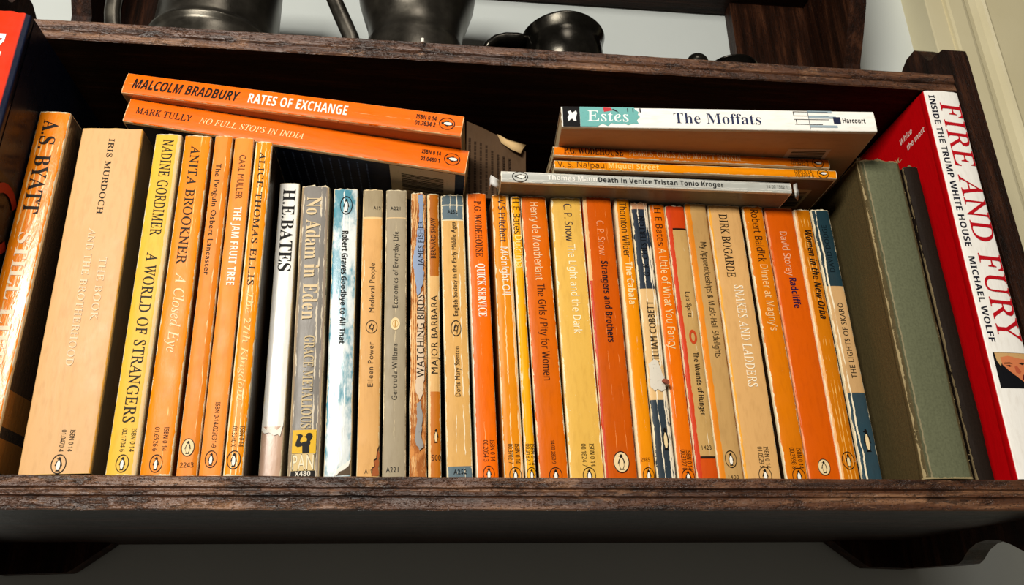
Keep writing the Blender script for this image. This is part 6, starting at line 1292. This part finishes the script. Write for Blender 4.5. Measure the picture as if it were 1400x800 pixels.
# peeled patch on the navy and cream book, curl of paper
shape('Cobbett', 'torn_patch', [(-4.6, 70), (-1, 73), (1.6, 72), (2.4, 68), (4.2, 62), (4.4, 55), (2, 53.4), (-.4, 55), (-2.2, 53.6), (-4.4, 56)], '#d8d0c0', .00030)
bm = bmesh.new(); tube(bm, [(.0030, -.0012, .0600), (.0045, -.0030, .0588), (.0058, -.0030, .0575)], [.0012, .0016, .0010], 7, .6); link('paper_curl', bm, flat('#8a4a38', .6), BK['Cobbett'][0])
# red mark and faint ring
em = [(1.2 + 2.4 * math.cos(a * math.pi / 12), 88 + 4.6 * math.sin(a * math.pi / 12)) for a in range(24)]
ei = [(1.2 + 1.1 * math.cos(a * math.pi / 12), 88 + 2.8 * math.sin(a * math.pi / 12)) for a in range(24)]
bm = bmesh.new(); pl = BK['Wounds'][1]
A_ = [bm.verts.new(pl(a / 1000, b / 1000, .0001)) for a, b in em]; B_ = [bm.verts.new(pl(a / 1000, b / 1000, .0001)) for a, b in ei]
for k in range(24): bm.faces.new((A_[k], A_[(k + 1) % 24], B_[(k + 1) % 24], B_[k]))
link('lip_mark', bm, flat('#c2451c'), BK['Wounds'][0])
# torn foot of the marbled book
shape('Graves', 'torn_foot', [(-.5, 4.0), (6.8, 4.5), (6.8, 13), (5.6, 9.5), (3.4, 7.6), (1.2, 6.4)], '#5a4a38', .00010)
shape('Graves', 'torn_edge', [(-1.6, 4.0), (-.3, 4.0), (1.3, 6.0), (3.6, 7.0), (6.0, 9.0), (7.0, 13), (5.2, 11.0), (3.0, 9.4), (.6, 8.0)], '#f1ece0', .00016)
# photograph on the white spine: a shouting fair haired man against black
grid_decal('FF', 'cover_photograph', -9.6, 12.3, 51.5, 73.0, '#121216')
def facep(nm, pts, c, lf): shape('FF', nm, pts, c, lf)
facep('photograph_hair', [(-8.6, 72.8), (12.2, 72.8), (12.2, 66), (6, 68), (-1, 69), (-5.2, 67.5), (-6.6, 64.5), (-8.2, 68)], '#c9a06a', .00010)
facep('photograph_face', [(-5.8, 70.0), (-1, 71), (6, 69.6), (12.2, 69), (12.2, 52), (8.6, 53.2), (5.6, 55.2), (1.8, 58.4), (-2.4, 62.0), (-5.4, 65.4)], '#d07a4e', .00014)
facep('photograph_brow', [(-4.6, 66.8), (-.6, 67.2), (1.0, 65.9), (-1.2, 66.0), (-4.4, 65.8)], '#8a5030', .00018)
facep('photograph_eye', [(-3.6, 65.0), (-1.4, 65.5), (.2, 64.8), (-1.4, 64.2)], '#2a1c18', .00018)
facep('photograph_eye', [(4.6, 66.6), (7.0, 67.2), (8.8, 66.4), (6.8, 65.6)], '#2a1c18', .00018)
facep('photograph_nose', [(1.6, 64.4), (3.2, 65.2), (5.2, 61.6), (4.0, 60.0), (1.8, 60.8)], '#b5583a', .00018)
facep('photograph_mouth', [(4.6, 57.0), (6.0, 59.8), (9.0, 60.4), (11.4, 58.8), (10.6, 55.8), (7.4, 55.0)], '#5a1c18', .00018)
facep('photograph_collar', [(6.4, 54.4), (12.2, 51.6), (12.2, 54.2), (9.0, 53.4)], '#eceae6', .00016)
# lettering on the red cover beside the spine
ff = BK['FF']
side_plane = lambda a, b, l: Vector((-ff[3] / 2 - l - .00012, -a, b))
place_text('cover_lettering', 'White', 'hbi', (-.0350, .2390), (-.0205, .2400), .0040, side_plane, ff[0], '#ecd9cf')
place_text('cover_lettering', 'the most', 'hbi', (-.0290, .2310), (-.0080, .2330), .0040, side_plane, ff[0], '#ecd9cf')
# big red ring of a letter on the navy cover at far left
rd = BK['Red']; bm = bmesh.new()
for k in range(20):
    a0, a1 = math.radians(40 + 280 * k / 20), math.radians(40 + 280 * (k + 1) / 20)
    q = [bm.verts.new((rd[3] / 2 + .0006, .022 + r * math.cos(a) * 1.1, .128 + r * math.sin(a) * 1.4)) for r, a in ((.0100, a0), (.0100, a1), (.0140, a1), (.0140, a0))]
    bm.faces.new(q)
link('cover_lettering', bm, flat('#8a1f12'), rd[0])

# frayed threads on the green clothbound book
g = BK['Green']; bm = bmesh.new(); rnd = random.Random(3)
for k in range(46):
    sx = rnd.choice((-1, 1)); top = rnd.random() < .55
    x0 = sx * (g[3] / 2 - rnd.uniform(-.0002, .0022)); z0 = g[4] if top else rnd.uniform(.002, .19)
    p0 = Vector((x0, rnd.uniform(.0006, .003), z0)); dirv = Vector((rnd.uniform(-.6, .6), rnd.uniform(-.8, .1), rnd.uniform(.2, 1) if top else rnd.uniform(-.5, .6)))
    L = rnd.uniform(.001, .0034 if top else .0018)
    tube(bm, [p0 - dirv * .0004, p0 + dirv * L * .6, p0 + dirv * L + Vector((rnd.uniform(-.0006, .0006), 0, 0))], .00011, 4)
o = link('frayed_threads', bm, flat('#a4946c', .9), g[0]); o['kind'] = 'stuff'

# ------------------------------------------------------------------ books lying flat on top
FL = 'paperbacks lying flat on the standing books'
FST = {
 'Mann': dict(d=.111, base='#b9bbb4', side='#7d7a70', rough=.3, grime=.15, left=[(-3.4, -3.1, 0, 190, '#e4e2da'), (-2.2, -1.9, 0, 190, '#e4e2da'), (1.6, 1.9, 0, 190, '#d8d8d0'), (2.6, 2.9, 0, 190, '#e4e2da')], wear=.0008, wearcol='#e8e2d2', creases=[(3.1, .2, .5), (-3.2, .2, .5)], crease_col='#e9e6dc', lab='silver grey paperback lying lowest in the right stack, spine striped with fine lines'),
 'Naip': dict(d=.111, base='#f69408', side='#6f4f30', rough=.36, grime=.12, left=[(2.3, 4, 0, 190, '#f6cf84')], lab='amber orange paperback lying second from bottom in the right stack, under a darker orange one'),
 'Pearls': dict(d=.111, base='#f07c08', side='#8a4a1c', rough=.36, grime=.12, creases=[(-1, .15, .4)], crease_col='#f6b060', lab='dark orange paperback lying between the amber one and the white one'),
 'Moff': dict(d=.130, base='#fbf8f0', side='#b98d64', rough=.34, grime=.06, stain='#d8cdb8', wear=.0003, wearcol='#cfc6b4', lab='white spined paperback with teal patch, lying on top of the right stack'),  # side: warm bounce from the orange books painted into the underside
 'Tully': dict(d=.129, base='#f06a02', side='#121a30', rough=.36, grime=.06, wear=.0004, wearcol='#f8d2a0', lab='bright orange paperback with navy underside, lying lower in the left tilted pair'),
 'Brad': dict(d=.129, base='#f06a02', side='#b07a50', rough=.36, grime=.06, creases=[(-.4, .12, .5)], crease_col='#f8b880', wear=.0004, wearcol='#f8c890', lab='bright orange paperback with bold black and white capitals, lying upper in the left tilted pair'),
}
for key, dta in FLAT.items():
    s = FST[key]; seed += 1
    w, h = dta['w'] / 1000, dta['h'] / 1000
    ex = Vector(dta['ex']).normalized(); ey = Vector((0, 0, 1)).cross(ex).normalized(); ez = ex.cross(ey)
    org = Vector(dta['org']) / 1000
    mw = Matrix(((ez.x, ey.x, -ex.x, org.x), (ez.y, ey.y, -ex.y, org.y), (ez.z, ey.z, -ex.z, org.z), (0, 0, 0, 1)))
    kw = {k: s[k] for k in ('bands', 'side', 'left', 'wear', 'creases', 'crease_col', 'rough', 'grime', 'spots', 'wearcol', 'stain') if k in s}
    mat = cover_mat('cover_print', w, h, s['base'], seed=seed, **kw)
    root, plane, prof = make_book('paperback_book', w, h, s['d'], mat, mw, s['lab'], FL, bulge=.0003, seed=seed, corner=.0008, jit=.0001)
    BK[key] = (root, plane, prof, w, h)
    for i, (t, st, za, zb, cap, off, col) in enumerate(dta['text']):
        nm = 'catalogue_number' if ('ISBN' in t or t[:1].isdigit()) else ('author_lettering' if i == 0 else 'title_lettering')
        place_text(nm, t, st, (off / 1000, za / 1000), (off / 1000, zb / 1000), cap / 1000, plane, root, col)
    if dta['emblem']:
        cz, ew, eh, off, kind = dta['emblem']
        emblem(root, off / 1000, cz / 1000, ew / 1000, eh / 1000, kind, plane)

# teal patch, black square with white beast, drawn legs and small square on the white spine (x: mm up, z: mm from its right end)
def fdec(key, nm, pts, c, lift=.00006): return shape(key, nm, pts, c, lift)
fdec('Moff', 'publisher_square', rect(-7.0, 7.0, 179.6, 189.8), '#0e0e10')
fdec('Moff', 'publisher_beast', [(-3.6, 186.4), (-1, 187.0), (1.0, 186.0), (3.2, 186.8), (4.0, 185.2), (2.4, 184.2), (3.4, 182.6), (4.2, 181.8), (2.2, 181.2), (-1.0, 182.0), (-3.4, 181.8), (-3.0, 183.6), (-1.6, 184.2), (-2.4, 185.4)], '#f2f0ea', .00010)
fdec('Moff', 'teal_patch', [(-6.8, 179.5), (7.0, 179.5), (7.0, 146.8), (5.4, 146.0), (3.8, 144.2), (1.8, 144.8), (.4, 143.6), (-2.0, 145.6), (-4.6, 144.6), (-4.4, 148.0), (-5.6, 151.2), (-4.4, 153.0), (-5.0, 157.0), (-4.4, 161.0), (-6.4, 163.2), (-4.8, 166.4), (-6.8, 169.5)], '#6fb0ac')
fdec('Moff', 'red_flag', [(6.8, 165.6), (6.6, 160.8), (4.6, 159.6), (3.4, 165.0)], '#c0363c', .00010)
fdec('Moff', 'dark_bird', [(5.0, 160.4), (3.0, 156.0), (4.8, 157.6), (5.8, 159.4)], '#2a2a34', .00012)
for a_, b_ in ((150.4, 151.0), (147.2, 147.8), (142.8, 143.6)): fdec('Moff', 'ink_mark', rect(3.6, 6.4, a_, b_), '#33343e', .00012)
for x_ in (6.0, 3.0, .4, -3.0): fdec('Moff', 'ink_line', rect(x_ - .18, x_ + .18, 28.5 if x_ > -2 else 33, 50), '#2c2c30', .00012)
fdec('Moff', 'ink_line', rect(3.0, 6.0, 49.6, 50.1), '#2c2c30', .00012); fdec('Moff', 'ink_line', rect(-3.0, .4, 48.6, 49.1), '#2c2c30', .00012)
for x_, z_ in ((6.2, 26), (2.2, 24), (-4.2, 24)): fdec('Moff', 'blue_wash', rect(x_ - .9, x_ + .7, z_, 41), '#9db0ba', .00008)
fdec('Moff', 'ink_line', rect(-6.4, 6.8, 40.8, 41.2), '#6c6c70', .00014)
fdec('Moff', 'publisher_square', rect(-2.2, 2.4, 21.6, 26.0), '#272c44', .00016)

# labels on undersides: white panel with bars
def under_label(key, y0, y1, z0, z1, bars, col='#e9e2d2', n=11):
    root, plane, prof, w, h = BK[key]
    xx = -w / 2 - .0002
    bm = bmesh.new(); bm.faces.new([bm.verts.new((xx, a, b)) for a, b in ((y0, z0), (y1, z0), (y1, z1), (y0, z1))])
    lab = link('barcode_label', bm, flat(col), root)
    bm = bmesh.new(); r2 = random.Random(5)
    by0, by1, bz0, bz1 = bars; p = by0
    while p < by1:
        t_ = r2.uniform(.0003, .0010)
        bm.faces.new([bm.verts.new((xx - .0001, a, b)) for a, b in ((p, bz0), (min(p + t_, by1), bz0), (min(p + t_, by1), bz1), (p, bz1))])
        p += t_ + r2.uniform(.0003, .0008)
    link('bars', bm, flat('#15120f'), lab)
under_label('Tully', .0030, .0420, .0060, .0460, (.011, .030, .0130, .0390), '#b9aa92')
under_label('Moff', .0200, .0420, .0200, .0470, (.022, .040, .0225, .0440), '#c2ab96')
under_label('Naip', .0150, .0400, .0100, .0330, (.018, .038, .0120, .0300), '#a48f6c')
# faint blurb lines on the undersides
def blurb(key, ya, yb, zs, col, seed_=1):
    root, plane, prof, w, h = BK[key]; r2 = random.Random(seed_); bm = bmesh.new(); xx = -w / 2 - .0002
    for z_ in zs:
        y_ = ya
        while y_ < yb:
            l_ = r2.uniform(.001, .004); t_ = .00045
            bm.faces.new([bm.verts.new((xx, a, b)) for a, b in ((y_, z_ - t_), (min(yb, y_ + l_), z_ - t_), (min(yb, y_ + l_), z_ + t_), (y_, z_ + t_))])
            y_ += l_ + .0008
    o = link('blurb_lines', bm, flat(col), root); o['kind'] = 'stuff'
blurb('Tully', .006, .075, [.060 + .0056 * k for k in range(18)], '#4a5878', 2)
blurb('Moff', .0245, .040, [.120 + .0055 * k for k in range(11)], '#7a4a2c', 3)

# curled clear laminate at both ends of the grey book
def curl(key, name, pts, wid, col):
    root = BK[key][0]; bm = bmesh.new(); rows = []
    for (a, b, c) in pts: rows.append([bm.verts.new((a + wid * k / 3 + .0004 * math.sin(k * 2 + b * 900), b + .0003 * math.cos(k * 3), c)) for k in range(4)])
    for p, q in zip(rows, rows[1:]):
        for k in range(3): bm.faces.new((p[k], p[k + 1], q[k + 1], q[k]))
    o = link(name, bm, flat(col, .2), root, True)
    sd = o.modifiers.new('thickness', 'SOLIDIFY'); sd.thickness = .0003
curl('Mann', 'laminate_curl', [(-.0078, .001, -.0030), (-.0072, -.001, -.0010), (-.0050, .0005, -.0046), (-.0066, .004, -.0052)], .0090, '#c8c6be')
curl('Mann', 'laminate_curl', [(-.0055, .006, .1850), (-.0060, .003, .1880), (-.0040, .0035, .1905), (-.0052, .009, .1912)], .0062, '#cfcdc8')

# ------------------------------------------------------------------ loose brown cover standing behind the two stacks
r = empty('worn_pamphlet', (.0215, .033, .1800)); tag(r, 'loose brown pamphlet with faded text columns and folded pale corner, beside the left tilted pair', 'pamphlet')
O_ = Vector((.0215, .033, .1800))
bm = bmesh.new()
out = [(.0, .0008), (.0195, .0008), (.0195, .0086), (.0385, .0090), (.0388, .0300), (.0390, .0370), (.0350, .0400), (.0262, .0445), (.0225, .0478), (.0190, .0492), (.010, .0545), (.0, .0585)]
a = [bm.verts.new((x, 0 + .0005 * math.sin(x * 160), z)) for x, z in out]; b = [bm.verts.new((x, .0016 + .0005 * math.sin(x * 160), z)) for x, z in out]
bm.faces.new(a); bm.faces.new(list(reversed(b)))
for k in range(len(out)): bm.faces.new((a[k], b[k], b[(k + 1) % len(out)], a[(k + 1) % len(out)]))
link('cover', bm, cover_mat('old_card', .1, .06, '#4a3623', wear=0, rough=.7, grime=.5, seed=40), r)
bm = bmesh.new()
f = [(.0200, .0492, -.0004), (.0225, .0478, -.0010), (.0255, .0456, -.0012), (.0392, .0418, -.0006), (.0365, .0362, -.0040), (.0350, .0325, -.0046), (.0290, .0362, -.0030), (.0228, .0420, -.0012)]
vs = [bm.verts.new((x, y, z)) for x, z, y in f]; c_ = bm.verts.new((.029, -.0032, .0415))
for k in range(len(vs)): bm.faces.new((vs[k], vs[(k + 1) % len(vs)], c_))
o = link('folded_corner', bm, flat('#c8a877', .7), r, True); sd = o.modifiers.new('thickness', 'SOLIDIFY'); sd.thickness = .0003
bm = bmesh.new(); r2 = random.Random(11)
for k in range(8):
    x_ = .0020 + k * .0037; z_ = .010 if x_ > .0185 else .003
    top = .046 - x_ * .55 if x_ < .018 else .034 - (x_ - .018) * .3
    while z_ < top:
        l_ = r2.uniform(.0008, .0030); yy = -.0003 + .0005 * math.sin(x_ * 160) - .0002
        bm.faces.new([bm.verts.new((x_ + s_ * .0007, yy, zz)) for s_, zz in ((-1, z_), (1, z_), (1, z_ + l_), (-1, z_ + l_))])
        z_ += l_ + .0006
o = link('text_columns', bm, flat('#2c1d10', .8), r); o['kind'] = 'stuff'
